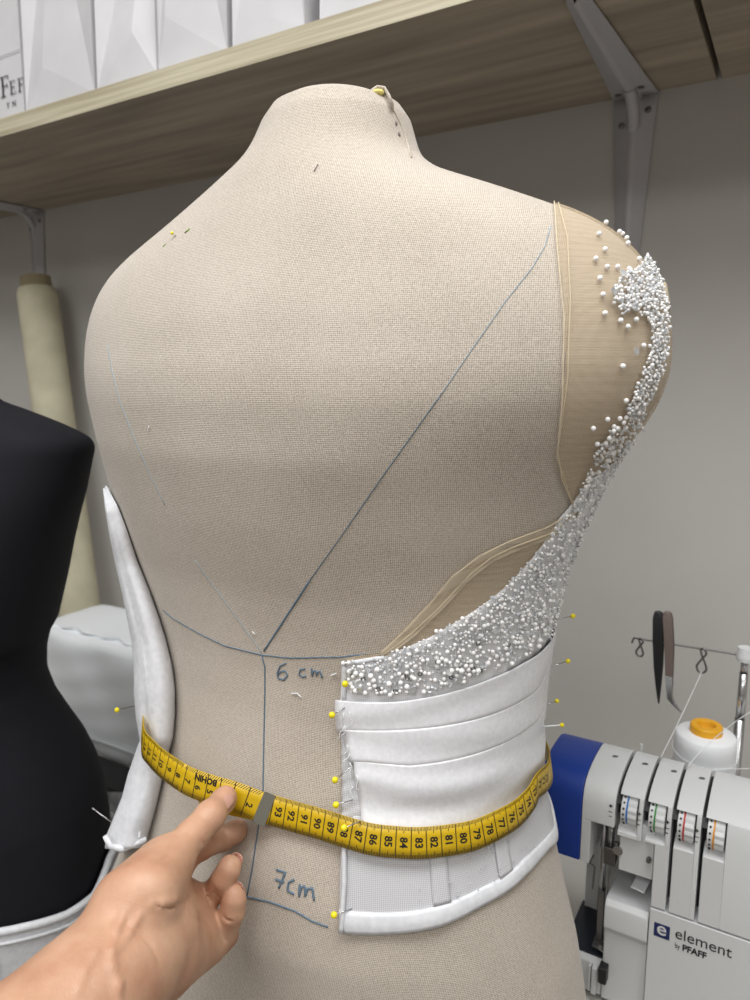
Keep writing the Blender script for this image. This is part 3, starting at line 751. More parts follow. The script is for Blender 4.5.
# ---------------------------------------------------------------- measuring tape
TW = .0205
def tape_center():
    # (u, v) centre line on the photo, offset off the form
    px = [(538, 786, .0105), (531, 799, .0105), (518, 813, .0105), (500, 824, .0105), (475, 835, .010), (450, 840, .010), (420, 843, .010), (395, 842, .0095), (370, 839, .009), (345, 832, .008), (320, 824, .006), (295, 817, .0055), (275, 811, .0065)]
    pts = []
    for u, v, o_ in px:
        h = fho(u, v, o_); pts.append((h[0], h[2], h[3], o_))
    return pts
tc_ = tape_center()
left = [(270, 811, .0075), (262, 808, .009), (248, 802, .012), (232, 796, .015), (215, 791, .017), (200, 786, .018), (186, 780, .019), (172, 771, .019), (160, 762, .018), (150, 752, .016), (143.5, 744, .013)]
lc = []
yprev = None
y0_ = fho(270, 811, .0075)[0][1]
for u, v, o_ in left:
    lc.append(Pd(u, v, y0_ + float(np.interp(u, [143.5, 150, 160, 172, 186, 200, 215, 232, 248, 262, 270], [.062, .049, .036, .026, .017, .0105, .006, .003, .001, .0002, 0]))))
_l = lc[-1]
for du, dy in ((-1.5, .016), (-1.5, .04), (0, .07), (4, .11)):
    u_ = 143.5 + du; r_ = ray(u_, 744); q_ = r_ * ((_l[1] + dy) / r_[1]); q_[2] = _l[2] + dy * .08; d_ = q_[1] * CP - q_[2] * SP; q_[0] = (u_ - 375) / FPX * d_; lc.append(q_)
zL = lc[-1][2]; zR = tc_[0][2]
thR = tc_[0][1]
thL_ = thz(lc[-1]) % (2 * PI)
loop = list(lc)
last = lc[-1]
for k in range(1, 25):
    q = k / 25; th = thL_ + (thR + .05 - thL_) * q + 0
    off = .030 * (1 - q) ** 2 + .0095
    z = zL + (zR - zL) * sm(min(1, q / .82)) - .024 * math.sin(PI * q) ** .7
    p = F(th, z, off)
    b_ = min(1, k / 4)
    loop.append(last * (1 - b_) + p * b_ if k < 4 else p)
loop += [x[0] for x in tc_]
tail = [Pd(u, v, y0_ + d_) for u, v, d_ in ((258, 806, .002), (240, 802, .003), (222, 799, .0055), (212, 799, .0085), (204, 802, .012), (199, 806, .017))]
loop += tail
loop = [np.array(p) for p in loop]
# resample by Catmull-Rom, arc length
Lp = np.array(catmull(loop, 10)); dl = np.concatenate([[0], np.cumsum(np.linalg.norm(np.diff(Lp, axis=0), axis=1))])
NS = 520; ss = np.linspace(0, dl[-1], NS)
Cc = np.array([np.interp(ss, dl, Lp[:, k]) for k in range(3)]).T
Tn = np.gradient(Cc, axis=0); Tn /= np.linalg.norm(Tn, axis=1)[:, None]
axc = np.array([C0[0], C0[1], 0])
Up = np.zeros_like(Cc); Nn = np.zeros_like(Cc)
for i in range(NS):
    out = Cc[i] - axc; out[2] = 0; out /= np.linalg.norm(out)
    th_ = thz(Cc[i]); tilt = (F(th_, Cc[i][2] + .01) - F(th_, Cc[i][2] - .01)); tilt /= np.linalg.norm(tilt)
    up = tilt - Tn[i] * (tilt @ Tn[i]); up /= np.linalg.norm(up)
    n_ = np.cross(up, Tn[i]); 
    if n_ @ out < 0: n_ = -n_
    Up[i] = up; Nn[i] = n_
for A_ in (Up, Nn):
    for _ in range(6): A_[1:-1] = (A_[:-2] + 2 * A_[1:-1] + A_[2:]) / 4
    A_ /= np.linalg.norm(A_, axis=1)[:, None]
def TP(s_, t, h=0.0):      # s along, t in [-.5,.5] across, h outwards
    c = np.array([np.interp(s_, ss, Cc[:, k]) for k in range(3)]); up = np.array([np.interp(s_, ss, Up[:, k]) for k in range(3)]); n_ = np.array([np.interp(s_, ss, Nn[:, k]) for k in range(3)])
    return c + up * (t * TW) + n_ * h
tape = root('measuring_tape', Cc[NS // 2], 'yellow measuring tape with black numbers wrapped round the waist of the dress form', 'tape measure')
g = MB(); g.grid([[TP(s_, t, 0) for t in (-.5, -.17, .17, .5)] for s_ in ss]); g.build('ribbon', M['tape'], tape, smooth=True, solid=.00045)
# where the numbers go: s of the clip (s=0) and s of the 93 mark
def s_at(u, v):   # nearest s on the printed visible part
    r_ = ray(u, v); r_ /= np.linalg.norm(r_); d_ = np.linalg.norm(Cc - np.outer(Cc @ r_, r_), axis=1) + (Cc[:, 1] > .75) * 9
    return ss[np.argmin(d_)], d_
_, dd = s_at(277, 812); i93 = int(np.argmin(np.where((np.arange(NS) > NS // 3), dd, 9))); s93 = ss[i93] + .005
def textmesh(body, size, bold=.022):
    cu = bpy.data.curves.new('t', 'FONT'); cu.body = body; cu.size = size; cu.align_x = 'CENTER'; cu.align_y = 'CENTER'; cu.offset = size * bold; cu.resolution_u = 2
    o = bpy.data.objects.new('t', cu); COL.objects.link(o)
    me = bpy.data.meshes.new_from_object(o.evaluated_get(bpy.context.evaluated_depsgraph_get())); bpy.data.objects.remove(o)
    v_ = [(v.co.x, v.co.y) for v in me.vertices]; f_ = [tuple(p.vertices) for p in me.polygons]; bpy.data.meshes.remove(me)
    return v_, f_
def print_text(body, size, s0, t0, sgn, name, rot=True, flip=1):
    # rot: the glyph's up direction runs along the tape to the (photo's) right, reading downwards
    v_, f_ = textmesh(body, size, .045 if body == 'BOHIN' else .026); g_ = MB()
    P_ = []
    for x, y in v_:
        if rot: P_.append(TP(s0 + sgn * y, t0 - x / TW, .0002))
        else: P_.append(TP(s0 + sgn * x, t0 + flip * y / TW, .0002))
    g_.add(P_, f_); return g_.build(name, M['tape_ink'], tape, fixn=False)
# photo-right = decreasing s on the left half (s grows to the left from the clip); on the right half s grows to the left as well
lines = MB(); ticks = MB()
def qd(g_, s0, s1, t0, t1): g_.add([TP(s0, t0, .00018), TP(s1, t0, .00018), TP(s1, t1, .00018), TP(s0, t1, .00018)], [(0, 1, 2, 3)])
CM = .0103
def tickset(sa, sb, base, step):
    k = 0
    while True:
        s_ = base + step * k * CM / 10
        if (step > 0 and s_ > sb) or (step < 0 and s_ < sa): break
        if sa <= s_ <= sb:
            w_ = .00030
            if k % 10 == 0: qd(lines, s_ - w_, s_ + w_, -.5, .5)
            else:
                L_ = .20 if k % 5 == 0 else .12
                qd(ticks, s_ - .0002, s_ + .0002, .5 - L_, .5); qd(ticks, s_ - .0002, s_ + .0002, -.5, -.5 + L_)
        k += 1
        if k > 4000: break
smid = ss[-1] * .5
tickset(.0735, .20, -.002, 1)
for k in range(1, 8): qd(lines, -.002 + k * CM - .0003, -.002 + k * CM + .0003, -.5, .5)
for k in range(34):
    s0 = .010 + k * .0018
    for ta, tb in ((.5, .36), (-.36, -.5)): ticks.add([TP(s0, ta, .00018), TP(s0 + .0004, ta, .00018), TP(s0 + .0026, tb, .00018), TP(s0 + .0022, tb, .00018)], [(0, 1, 2, 3)])
tickset(s93 - .30, s93 + .001, s93, -1)
lines.build('centimetre_lines', M['tape_ink'], tape, fixn=False); o = ticks.build('millimetre_ticks', M['tape_ink'], tape, fixn=False); o['kind'] = 'stuff'
for k in range(0, 24):      # 93 ... 70 going right = s decreasing
    print_text(str(93 - k), .0072, s93 - .005 - k * CM, 0, -1, 'number')
for k in range(2, 15):
    if k == 3: continue
    print_text(str(k), .0066, -.002 + k * CM - .005 + .002, -.08 if k < 7 else 0, -1, 'number')
print_text('BOHIN', .0060, 0.0515, .27, 1, 'maker_lettering', rot=False, flip=-1)
# grey metal tip at the end of the tape
g = MB(); P = [[TP(s_, t, h) for t in (-.54, -.5, 0, .5, .54)] for s_, h in ((-.0005, .0003), (.0, .0008), (.0042, .0008), (.0085, .0008), (.009, .0003))]
g.grid(P); g.build('metal_tip', M['tape_tip'], tape, smooth=False, solid=.0022)
g = MB(); g.grid([[TP(min(ss[-1], s93 + .014 + .008 * k), t, -.0006) for t in (-.48, .48)] for k in range(8)]); g.build('underside', M['tape_ink'], tape)

# ---------------------------------------------------------------- pins
def pin(hu, hv, hoff, tu, tv, toff, label, r_=.0023, white=False, head=True, group='yellow headed pins'):
    H = fhs(hu, hv); T = fhs(tu, tv, toff)
    p1 = T[0]
    d0 = p1[1]
    p0 = Pd(hu, hv, d0 + hoff)
    rt = root('dressmaking_pin', p0, label, 'pin', group)
    g_ = MB(); g_.tube([p1 + (p1 - p0) * .25, p0], .00038 if not white else .0006, 6); g_.build('shaft', M['thread'] if white else M['steel'], rt, smooth=True)
    if head:
        g_ = MB(); g_.ball(p0, r_, 14, 10); g_.build('head', M['pin_head'], rt, smooth=True)
pin(345, 684, -.004, 352, 674, .003, 'yellow headed pin through the beaded panel at the open edge, topmost in the back column')
pin(332, 715, -.004, 348, 705, .005, 'yellow headed pin beside the first satin pleat at the open edge')
pin(335, 780, -.005, 355, 763, .006, 'yellow headed pin beside the open edge, upper one of the close pair above the tape')
pin(336, 805, -.005, 352, 798, .006, 'yellow headed pin beside the open edge, just above the measuring tape')
pin(344, 828, -.010, 362, 817, .010, 'yellow headed pin lying over the 88 mark of the measuring tape')
pin(334, 915, -.004, 350, 907, .004, 'yellow headed pin at the bottom hem of the net peplum')
pin(573, 616, .004, 557, 618, .004, 'yellow headed pin sticking out at the right, topmost of four, beside the beads', .0019)
pin(568, 661, .004, 550, 665, .006, 'yellow headed pin sticking out at the right, second of four from the top', .0019)
pin(557, 701, .004, 545, 703, .006, 'yellow headed pin sticking out at the right with the shortest shaft, third from the top', .0018)
pin(562, 725, .002, 545, 725, .006, 'yellow headed pin with bright pale shaft, lowest of the four sticking out right', .0018, True)
pin(117, 710, .0, 137, 698, .0, 'yellow headed pin in the loose white panel left of the form', .0022)
pin(92, 808, -.01, 115, 838, -.016, 'bare steel pin through the lower corner of the loose white panel', .0008, head=False, group='bare pins')
pin(172, 233, .0, 176, 236, .0, 'tiny yellow pin head on the left shoulder of the dress form', .0012)

# ---------------------------------------------------------------- hand holding the tape: blended distance field, polygonised with surface nets
def J(u, v, y, r_): p = Pd(u, v, y); return np.array([p[0], p[1], p[2], r_])
yT = y0_ + .004 + .0185
print('y0', y0_, 'old', fh(226, 795, 0)[0][1])
print('YT', yT)
# joints: (u, v, y, radius)
wrist = [J(-60, 1135, .275, .034), J(20, 1062, .31, .0325), J(88, 997, .345, .0305), J(128, 955, .375, .0285), J(150, 930, .395, .028)]
palm = [  # groups of tapered capsules
    (J(138, 925, .392, .024), J(160, 888, .425, .0185)),          # radial side
    (J(150, 938, .395, .025), J(181, 905, .438, .0165)),
    (J(158, 950, .395, .024), J(196, 925, .440, .0160)),
    (J(160, 962, .392, .022), J(207, 943, .438, .0145)),          # ulnar side (hypothenar)
    (J(132, 905, .385, .0235), J(158, 872, .412, .0185)),         # thenar
    (J(150, 890, .385, .018), J(172, 858, .415, .0135)),
]
thumb = [J(150, 884, .392, .0165), J(172, 858, .412, .0122), J(192, 836, .430, .0102), J(210, 816, .444, .0098), J(223, 801, yT - .0275, .0083), J(226, 797, yT - .0268, .0074)]
index = [J(168, 880, .436, .0130), J(186, 850, .450, .0115), J(200, 845, .4555, .0100), J(222, 839, yT - .012, .0084), J(235, 832, yT - .010, .0078), J(239, 829, yT - .0095, .0068)]
middle = [J(180, 893, .444, .0110), J(201, 898, .451, .0086), J(211, 894, .449, .0082), J(223, 880, .446, .0082), J(229, 869, .448, .0078), J(230, 866, .449, .0070)]
ring = [J(196, 925, .444, .0108), J(216, 940, .446, .0088), J(225, 931, .443, .0086), J(232, 912, .440, .0084), J(234, 899, .441, .0079), J(234, 895, .442, .0070)]
pinky = [J(205, 938, .443, .0100), J(219, 944, .452, .0078), J(227, 936, .455, .0074), J(231, 922, .455, .0066), J(230, 914, .454, .0060)]
allp = np.array(wrist + [x for a in palm for x in a] + thumb + index + middle + ring + pinky)
lo = allp[:, :3].min(0) - .012; hi = allp[:, :3].max(0) + .012; lo[0] = allp[:, 0].min() - .03; lo[2] -= .03; lo[1] -= .03
H_ = .00135
nx = [int(math.ceil((hi[k] - lo[k]) / H_)) for k in range(3)]
gx, gy, gz = [(lo[k] + H_ * np.arange(nx[k] + 1)).astype(np.float32) for k in range(3)]
X_, Y_, Z_ = np.meshgrid(gx, gy, gz, indexing='ij')
def cap(a, b_):
    a = np.asarray(a, float); b_ = np.asarray(b_, float); d_ = (b_ - a)[:3]; L2 = float(d_ @ d_)
    # evaluate only near the capsule
    t = ((X_ - a[0]) * d_[0] + (Y_ - a[1]) * d_[1] + (Z_ - a[2]) * d_[2]) / L2
    t = np.clip(t, 0, 1)
    q = np.sqrt((X_ - a[0] - t * d_[0]) ** 2 + (Y_ - a[1] - t * d_[1]) ** 2 + (Z_ - a[2] - t * d_[2]) ** 2)
    return (q - (a[3] + (b_[3] - a[3]) * t)).astype(np.float32)
def smin(a, b_, k):
    h = np.clip(.5 + .5 * (b_ - a) / k, 0, 1); return b_ + (a - b_) * h - k * h * (1 - h)
def chain(js, k=.003):
    d_ = None
    for a, b_ in zip(js[:-1], js[1:]):
        c = cap(a, b_); d_ = c if d_ is None else smin(d_, c, k)
    return d_
D_ = chain(wrist, .02)
for a, b_ in palm: D_ = smin(D_, cap(a, b_), .010)
fing = None
for ch in (index, middle, ring, pinky):
    c = chain(ch, .003); fing = c if fing is None else smin(fing, c, .0012)
D_ = smin(D_, fing, .0035)
D_ = smin(D_, chain(thumb, .004), .0035)
def hsurf(u, v, ya=.25, yb=.52):
    r0 = ray(u, v); r0 = r0 / r0[1]
    for yy in np.arange(ya, yb, .0006):
        p = r0 * yy; idx = [int(round((p[k] - lo[k]) / H_)) for k in range(3)]
        if all(1 <= idx[k] < nx[k] for k in range(3)) and D_[idx[0], idx[1], idx[2]] < 0:
            i, j, k = idx; n_ = np.array([D_[i + 1, j, k] - D_[i - 1, j, k], D_[i, j + 1, k] - D_[i, j - 1, k], D_[i, j, k + 1] - D_[i, j, k - 1]], float)
            return p, n_ / np.linalg.norm(n_)
    return None
for pts, r_ in (([(124, 912), (117, 930), (112, 950), (112, 966), (119, 986), (118, 1004)], .0014), ([(96, 952), (84, 972), (78, 990)], .0011), ([(140, 915), (130, 932), (119, 950)], .0010), ([(152, 905), (163, 903), (175, 900)], .0012)):
    hs_ = [hsurf(u, v) for u, v in pts]; hs_ = [x for x in hs_ if x]
    cs2 = [np.append(p - n_ * .0006, r_) for p, n_ in hs_]
    for a, b_ in zip(cs2[:-1], cs2[1:]): D_ = smin(D_, cap(a, b_), .0035)
def groove(pts, y_, r_, depth):
    global D_
    P_ = [Pd(u, v, 1.0) for u, v in pts]
    # project the crease onto the current surface by marching along camera rays
    out = []
    for (u, v) in pts:
        r0 = ray(u, v); r0 = r0 / r0[1]
        ys = np.arange(y_ - .05, y_ + .08, .0008)
        best = None
        for yy in ys:
            p = r0 * yy; idx = [int(round((p[k] - lo[k]) / H_)) for k in range(3)]
            if all(0 <= idx[k] <= nx[k] for k in range(3)) and D_[idx[0], idx[1], idx[2]] < 0: best = p; break
        if best is not None: out.append(np.append(best + r0 * (-.0002), r_))
    for a, b_ in zip(out[:-1], out[1:]):
        c = cap(a, b_); h = np.clip(.5 - .5 * (D_ + c) / depth, 0, 1)
        D_ = D_ + (-c - D_) * h + depth * h * (1 - h)
for pts, y_ in (([(204, 889), (209, 901)], .42), ([(212, 886), (218, 893)], .42), ([(223, 918), (234, 922)], .42), ([(217, 931), (226, 940)], .42), ([(154, 905), (170, 908), (185, 903), (195, 890), (199, 872), (198, 860)], .40), ([(185, 905), (195, 918), (210, 925)], .43), ([(205, 922), (214, 933), (221, 946)], .43),
                ([(196, 905), (203, 893)], .43), ([(214, 893), (221, 897)], .43), ([(222, 915), (231, 921)], .43), ([(200, 840), (206, 846)], .42), ([(160, 862), (168, 856)], .4), ([(130, 925), (150, 945), (160, 965)], .37)):
    groove(pts, y_, .0005, .0016)
# surface nets
ins = D_ < 0
cs_ = [slice(0, -1), slice(1, None)]
mask = np.zeros(tuple(n_ for n_ in nx), int); 
for i in (0, 1):
    for j in (0, 1):
        for k in (0, 1): mask += ins[cs_[i], cs_[j], cs_[k]]
act = (mask > 0) & (mask < 8)
ci = np.argwhere(act); vid = -np.ones(act.shape, int); vid[act] = np.arange(len(ci))
accp = np.zeros((len(ci), 3)); cnt = np.zeros(len(ci))
corners = [(i, j, k) for i in (0, 1) for j in (0, 1) for k in (0, 1)]
for a in corners:
    for ax in range(3):
        if a[ax] == 1: continue
        b_ = list(a); b_[ax] = 1
        va = D_[ci[:, 0] + a[0], ci[:, 1] + a[1], ci[:, 2] + a[2]]; vb = D_[ci[:, 0] + b_[0], ci[:, 1] + b_[1], ci[:, 2] + b_[2]]
        m_ = (va < 0) != (vb < 0); t = np.where(m_, va / (va - vb + 1e-12), 0)
        p = np.tile(np.array(a, float), (len(ci), 1)); p[:, ax] += t
        accp[m_] += p[m_]; cnt[m_] += 1
vp = lo + (ci + accp / cnt[:, None]) * H_
quads = []
for ax in range(3):
    o1, o2 = [(1, 2), (2, 0), (0, 1)][ax]
    sl_a = [slice(1, -1)] * 3; sl_a[ax] = slice(0, -1); sl_b = [slice(1, -1)] * 3; sl_b[ax] = slice(1, None)
    ia = ins[tuple(sl_a)]; ib = ins[tuple(sl_b)]
    for flip, mm in ((False, ia & ~ib), (True, ~ia & ib)):
        e = np.argwhere(mm)
        if not len(e): continue
        base = e.copy(); base[:, o1] += 1; base[:, o2] += 1
        def at(d1, d2):
            q = base.copy(); q[:, o1] += d1; q[:, o2] += d2; return vid[q[:, 0], q[:, 1], q[:, 2]]
        q = np.stack([at(-1, -1), at(0, -1), at(0, 0), at(-1, 0)], 1)
        if flip: q = q[:, ::-1]
        quads.append(q[(q >= 0).all(1)])
quads = np.concatenate(quads)
person = root('person', Pd(88, 997, .345), 'bare left forearm and hand pinching the yellow measuring tape', 'person')
me = bpy.data.meshes.new('forearm_and_hand'); me.from_pydata([W(p) for p in vp], [], quads.tolist())
hand = link('forearm_and_hand', me, M['skin'], person, True)
md = hand.modifiers.new('smooth', 'SMOOTH'); md.factor = .5; md.iterations = 3
print('HAND', len(vp), len(quads))
# nails
def nail(c, along, out, L_, w_, name='fingernail'):
    along = along / np.linalg.norm(along); out = out - along * (out @ along); out /= np.linalg.norm(out); sd = np.cross(along, out)
    P_ = []
    for i in range(9):
        s_ = i / 8 * 2 - 1; row = []
        for k in range(9):
            t = k / 8 * 2 - 1; ww = w_ * (1 - .30 * max(0, abs(s_) - .5) ** 1.5 * 4 * .7)
            row.append(c + along * (s_ * L_ / 2) + sd * (t * ww / 2) + out * (-.0022 * t * t - .0008 * max(0, s_) ** 2))
        P_.append(row)
    g_ = MB(); g_.grid(P_); return g_.build(name, M['nail'], person, smooth=True, solid=.0005)
tdir = (thumb[-1] - thumb[-3])[:3]; tow = -ray(226, 795) / np.linalg.norm(ray(226, 795))
pN, nN = hsurf(225.5, 800)
nail(pN + nN * .0014, tdir, nN + np.array([-.25, 0, .1]), .0155, .0115)
for ch, (u, v) in ((middle, (236, 862)), (ring, (233, 888))):
    d_ = (ch[-1] - ch[-4])[:3]; bk = ray(u, v) / np.linalg.norm(ray(u, v))
    nail(np.array(ch[-1][:3]) + bk * .0055 + d_ / np.linalg.norm(d_) * .0035 + np.array([.003, 0, .0015]), d_ - tow * .002, bk + np.array([.5, 0, .5]), .011, .0095)

# ---------------------------------------------------------------- black dress form at the left with a white garment round its hips
BC = np.array([-.495, .75, 0])
BR = [(402, 0), (410, 25), (424, 62), (437, 90), (447, 95), (462, 91), (490, 84), (520, 74), (545, 67), (580, 60), (620, 50), (650, 43), (675, 43), (700, 52), (720, 64), (745, 80), (770, 92), (790, 99), (830, 105), (865, 106), (900, 104), (960, 98), (1020, 90)]
bz = []; 
for v, u in BR:
    p = Pd(u, v, .76); bz.append((p[2], p[0] - BC[0]))
bz = [(bz[0][0] + .03, .055), (bz[0][0] + .09, .05)][::-1] + bz if False else bz
bz.sort(); bzz = np.array([a for a, _ in bz]); bzw = np.array([b_ for _, b_ in bz])
zt_ = Pd(0, 402, .76)[2]
def Bp(th, z, off=0):
    w_ = float(np.interp(z, bzz, bzw)) + off
    q = np.clip((zt_ - z) / .5, 0, 1)
    d_ = min(w_, .075 + .06 * sm(min(1, q * 3))) * 1.0 + off * .3
    if z < zt_ - .25: d_ = w_ * .72
    n_ = 2.3; c, si = math.cos(th), math.sin(th); rho = (abs(c) ** n_ + abs(si) ** n_) ** (-1 / n_)
    return BC + np.array([w_ * rho * c, d_ * rho * si, z])
# neck and shoulder line
zb = list(np.linspace(zt_ + .12, zt_ + .06, 8)) + list(np.linspace(zt_ + .055, -.62, 170))
P = []
for z in zb:
    row = []
    for k in range(72):
        th = 2 * PI * k / 72
        if z > zt_:
            q = (z - zt_) / .12; w_ = .068 * (1 - q) ** 1.6 + .036; d_ = .045 + .027 * (1 - q)
            row.append(BC + np.array([w_ * math.cos(th), d_ * math.sin(th), z]))
        else: row.append(Bp(th, z))
    P.append(row)
Pa = np.array(P); 
for _ in range(1): Pa[1:-1] = (Pa[:-2] + 2 * Pa[1:-1] + Pa[2:]) / 4
bf = root('dress_form', (BC[0], BC[1], ZF), 'black jersey covered dress form at the left edge', 'dress form')
g = MB(); g.grid([list(r_) for r_ in Pa], closed_u=True); g.f += [tuple(range(72)), tuple((len(Pa) - 1) * 72 + k for k in range(71, -1, -1))]
g.build('torso', M['black_cloth'], bf, smooth=True)
g = MB(); g.lathe((BC[0], BC[1], ZF), [(.2, 0), (.2, .02), (.02, .04), (.016, .75)], 32); g.build('stand', M['steel_dark'], bf)
wg = root('white_garment', (BC[0], BC[1], -.62), 'white satin garment with piped edge round the hips of the black dress form', 'garment')
hemb = [(0, 936), (15, 930), (30, 924), (55, 918), (80, 908), (98, 888), (107, 862), (109, 848)]
# upper edge height as a function of th around the black form
def edge_z(th):      # th: -90deg faces the camera
    q = math.degrees(th) 
    return float(np.interp(q, [-180, -120, -95, -75, -60, -45, -30, -15, 0, 60, 180], EZ))
EZ = [-.50] * 11
ze = []
for q in [-180, -120, -95, -75, -60, -45, -30, -15, 0, 60, 180]:
    # fit: find z whose projection at that th falls on the traced edge
    best = None
    for z in np.linspace(-.35, -.60, 120):
        p = Bp(math.radians(q), z, .006); d_ = p[1] * CP - p[2] * SP; h_ = p[1] * SP + p[2] * CP
        u = 375 + FPX * p[0] / d_; v = 500 - FPX * h_ / d_
        tv = np.interp(u, [a for a, _ in hemb], [b_ for _, b_ in hemb])
        if best is None or abs(v - tv) < best[0]: best = (abs(v - tv), z)
    ze.append(best[1])
EZ = ze; EZ[0] = EZ[1]; EZ[-1] = EZ[-3]; EZ[-2] = EZ[-3]
P = []; R2 = []
for i in range(25):
    s_ = i / 24; row = []
    for k in range(97):
        th = -PI + 2 * PI * k / 96; z = edge_z(th) - s_ * .16
        row.append(Bp(th, z, .008 + .012 * s_ + .004 * math.sin(th * 11 + s_ * 4) * s_))
    P.append(row)
g = MB(); g.grid(P); g.build('skirt', M['white_cloth'], wg, smooth=True, solid=.001)
g = MB(); g.tube([Bp(-PI + 2 * PI * k / 96, edge_z(-PI + 2 * PI * k / 96), .008) for k in range(97)], .0042, 8)
g.tube([Bp(-PI + 2 * PI * k / 96, edge_z(-PI + 2 * PI * k / 96) - .012, .011) for k in range(97)], .0018, 6); g.build('piped_edge', M['white_cloth'], wg, smooth=True)
g = MB()
for a0 in (-1.55, -1.2, -1.05):
    g.tube([Bp(a0 + .1 * math.sin(k * .8), edge_z(a0) - .012 - .012 * k, .013 + .0007 * k) for k in range(8)], .0035, 8)
g.build('fold', M['white_cloth'], wg, smooth=True)

# ---------------------------------------------------------------- table, milky plastic pack, roll, dark case, clear film
ZT = -.60; CE = .622
tb = root('work_table', S(-.6, .83, ZF), 'pale work table against the wall under the sewing machine', 'table')
b = MB(); b.sbox(-1.9, .75, CE, CW - .004, ZT - .03, ZT); b.build('tabletop', M['table'], tb, bevel=.002)
for X in (-1.85, .66):
    for c in (CE + .02, CW - .08):
        b = MB(); b.sbox(X, X + .04, c, c + .04, ZF, ZT - .03); b.build('leg', M['bracket'], tb)
p0 = Pz(95, 756, ZT); cB = float(p0 @ NW); XB1 = Xof(150, 745, cB); XB0 = XB1 - .30
hB = Zof(95, 626, cB) - ZT - .026
print('bag c', cB, XB0, XB1, hB)
def softbox(name, X0, X1, c0, c1, z0, z1, mt, par, puff=.012, nu=16, seed=1, wr=.003):
    bm = bmesh.new(); bmesh.ops.create_cube(bm, size=2); bmesh.ops.subdivide_edges(bm, edges=bm.edges, cuts=nu, use_grid_fill=True)
    rg = random.Random(seed); ph_ = [rg.uniform(0, 6) for _ in range(8)]
    for v in bm.verts:
        x, y, z = v.co
        n4 = (abs(x) ** 14 + abs(y) ** 14 + abs(z) ** 14) ** (1 / 14)
        x, y, z = x / n4, y / n4, z / n4
        w_ = wr * (math.sin(7 * x + 3 * z + ph_[0]) + .6 * math.sin(13 * z - 5 * x + ph_[1]) + .5 * math.sin(11 * y + 8 * x + ph_[2]))
        fx = (X0 + X1) / 2 + x * (X1 - X0) / 2; fc = (c0 + c1) / 2 + y * (c1 - c0) / 2 - (w_ if abs(z) < .99 else 0); fz = (z0 + z1) / 2 + z * (z1 - z0) / 2 + (w_ * .5 if z > .5 else 0)
        v.co = W(S(fx, fc, fz))
    me = bpy.data.meshes.new(name); bm.to_mesh(me); bm.free(); return link(name, me, mt, par, True)
pk = root('fabric_pack', S((XB0 + XB1) / 2, cB + .1, ZT), 'milky white plastic pack standing on the table behind the black dress form', 'pack')
softbox('pack_body', XB0, XB1, cB, cB + .16, ZT + .0005, ZT + hB - .004, M['plastic_bag'], pk, seed=3, wr=.0014)
g = MB(); P = []
for k in range(30):
    X = XB0 + (XB1 - XB0) * k / 29; P.append([S(X, cB + .03 + .003 * math.sin(k), ZT + hB - .012), S(X, cB + .02 + .004 * math.sin(k * 1.3), ZT + hB + .002 + .003 * math.sin(k * .7))])
g.grid(P); g.build('sealed_flap', M['plastic_bag'], pk, smooth=True, solid=.001)
g = MB(); g.sbox(XB0 + .01, XB1 - .01, cB - .0035, cB - .0025, ZT + .03, ZT + .034); g.build('lower_seam', M['plastic_bag'], pk)
ck = root('dark_case', S(-.62, .67, ZT), 'low black case on the table in front of the milky pack', 'case')
b = MB(); b.sbox(XB0 - .05, XB1 + .03, CE + .004, cB - .008, ZT + .0005, ZT + .012); b.build('case_lid', M['sm_dark'], ck, bevel=.002)
b = MB(); b.tube([S(XB0, CE + .02, ZT + .0125), S(XB1, CE + .02, ZT + .0125)], .001, 6); b.build('piping', M['sm_dark'], ck)
# roll
pt = Pc(36, 283, .975); pb = Pz(88, 668, ZT); dr = (pb - pt) / np.linalg.norm(pb - pt)
rr = root('fabric_roll', pb, 'tall cream fabric roll leaning against the wall behind the black dress form', 'fabric roll')
g = MB(); g.lathe(pt - dr * (-.012), [(.036, 0), (.040, .012), (.041, .4), (.041, float(np.linalg.norm(pb - pt)) - .035)], 32, dr); g.build('rolled_fabric', M['roll'], rr, smooth=False)
g = MB(); g.lathe(pt - dr * .012, [(.030, 0), (.031, .03)], 24, dr); g.build('cardboard_core', M['card'], rr)
# clear film by the black form's hip
fl = []
for i in range(14):
    row = []
    for k in range(6):
        v = 792 + i * 7; u = 104 + k * 3.8 - i * .3 + 2.2 * math.sin(i * 1.1 + k * 1.7)
        row.append(Pd(u, v, .835 + .012 * math.sin(k * 2 + i * .9)))
    fl.append(row)
g = MB(); g.grid(fl); tag(g.build('plastic_film', M['clear'], None, smooth=True, solid=.0004), 'crumpled clear plastic film hanging between the black form and the loose white panel', 'plastic film')

# ---------------------------------------------------------------- sewing machine (overlocker)
CS = .64
sx = lambda u, v, c=CS: Xof(u, v, c)
sz = lambda u, v, c=CS: Zof(u, v, c)
mc = root('overlock_machine', S(-.06, .74, ZT), 'white overlock sewing machine with blue end cap at the lower right', 'sewing machine')
zTop = -.3640; zBr = -.378
prof_top = [(.728, -.377), (.722, -.368), (.712, -.3648), (.700, zTop), (.686, zTop - .0003), (.672, -.3655), (.660, -.3680), (.650, -.3715), (.6435, zBr)]
X_B0 = sx(538, 800); X_B1 = sx(580, 850)
print('serger', X_B0, X_B1, zTop)
def shell(X0, X1, zb_, name, mt, lower=None, cback=.728):
    g_ = MB(); pr = [(cback, zb_)] + prof_top + [(CS, zBr - .012), (CS, zb_)]
    g_.sprism(pr, X0, X1); return g_.build(name, mt, mc, bevel=.0012)
shell(X_B0, X_B1 - .0004, -.452, 'blue_end_cap', M['sm_blue'])
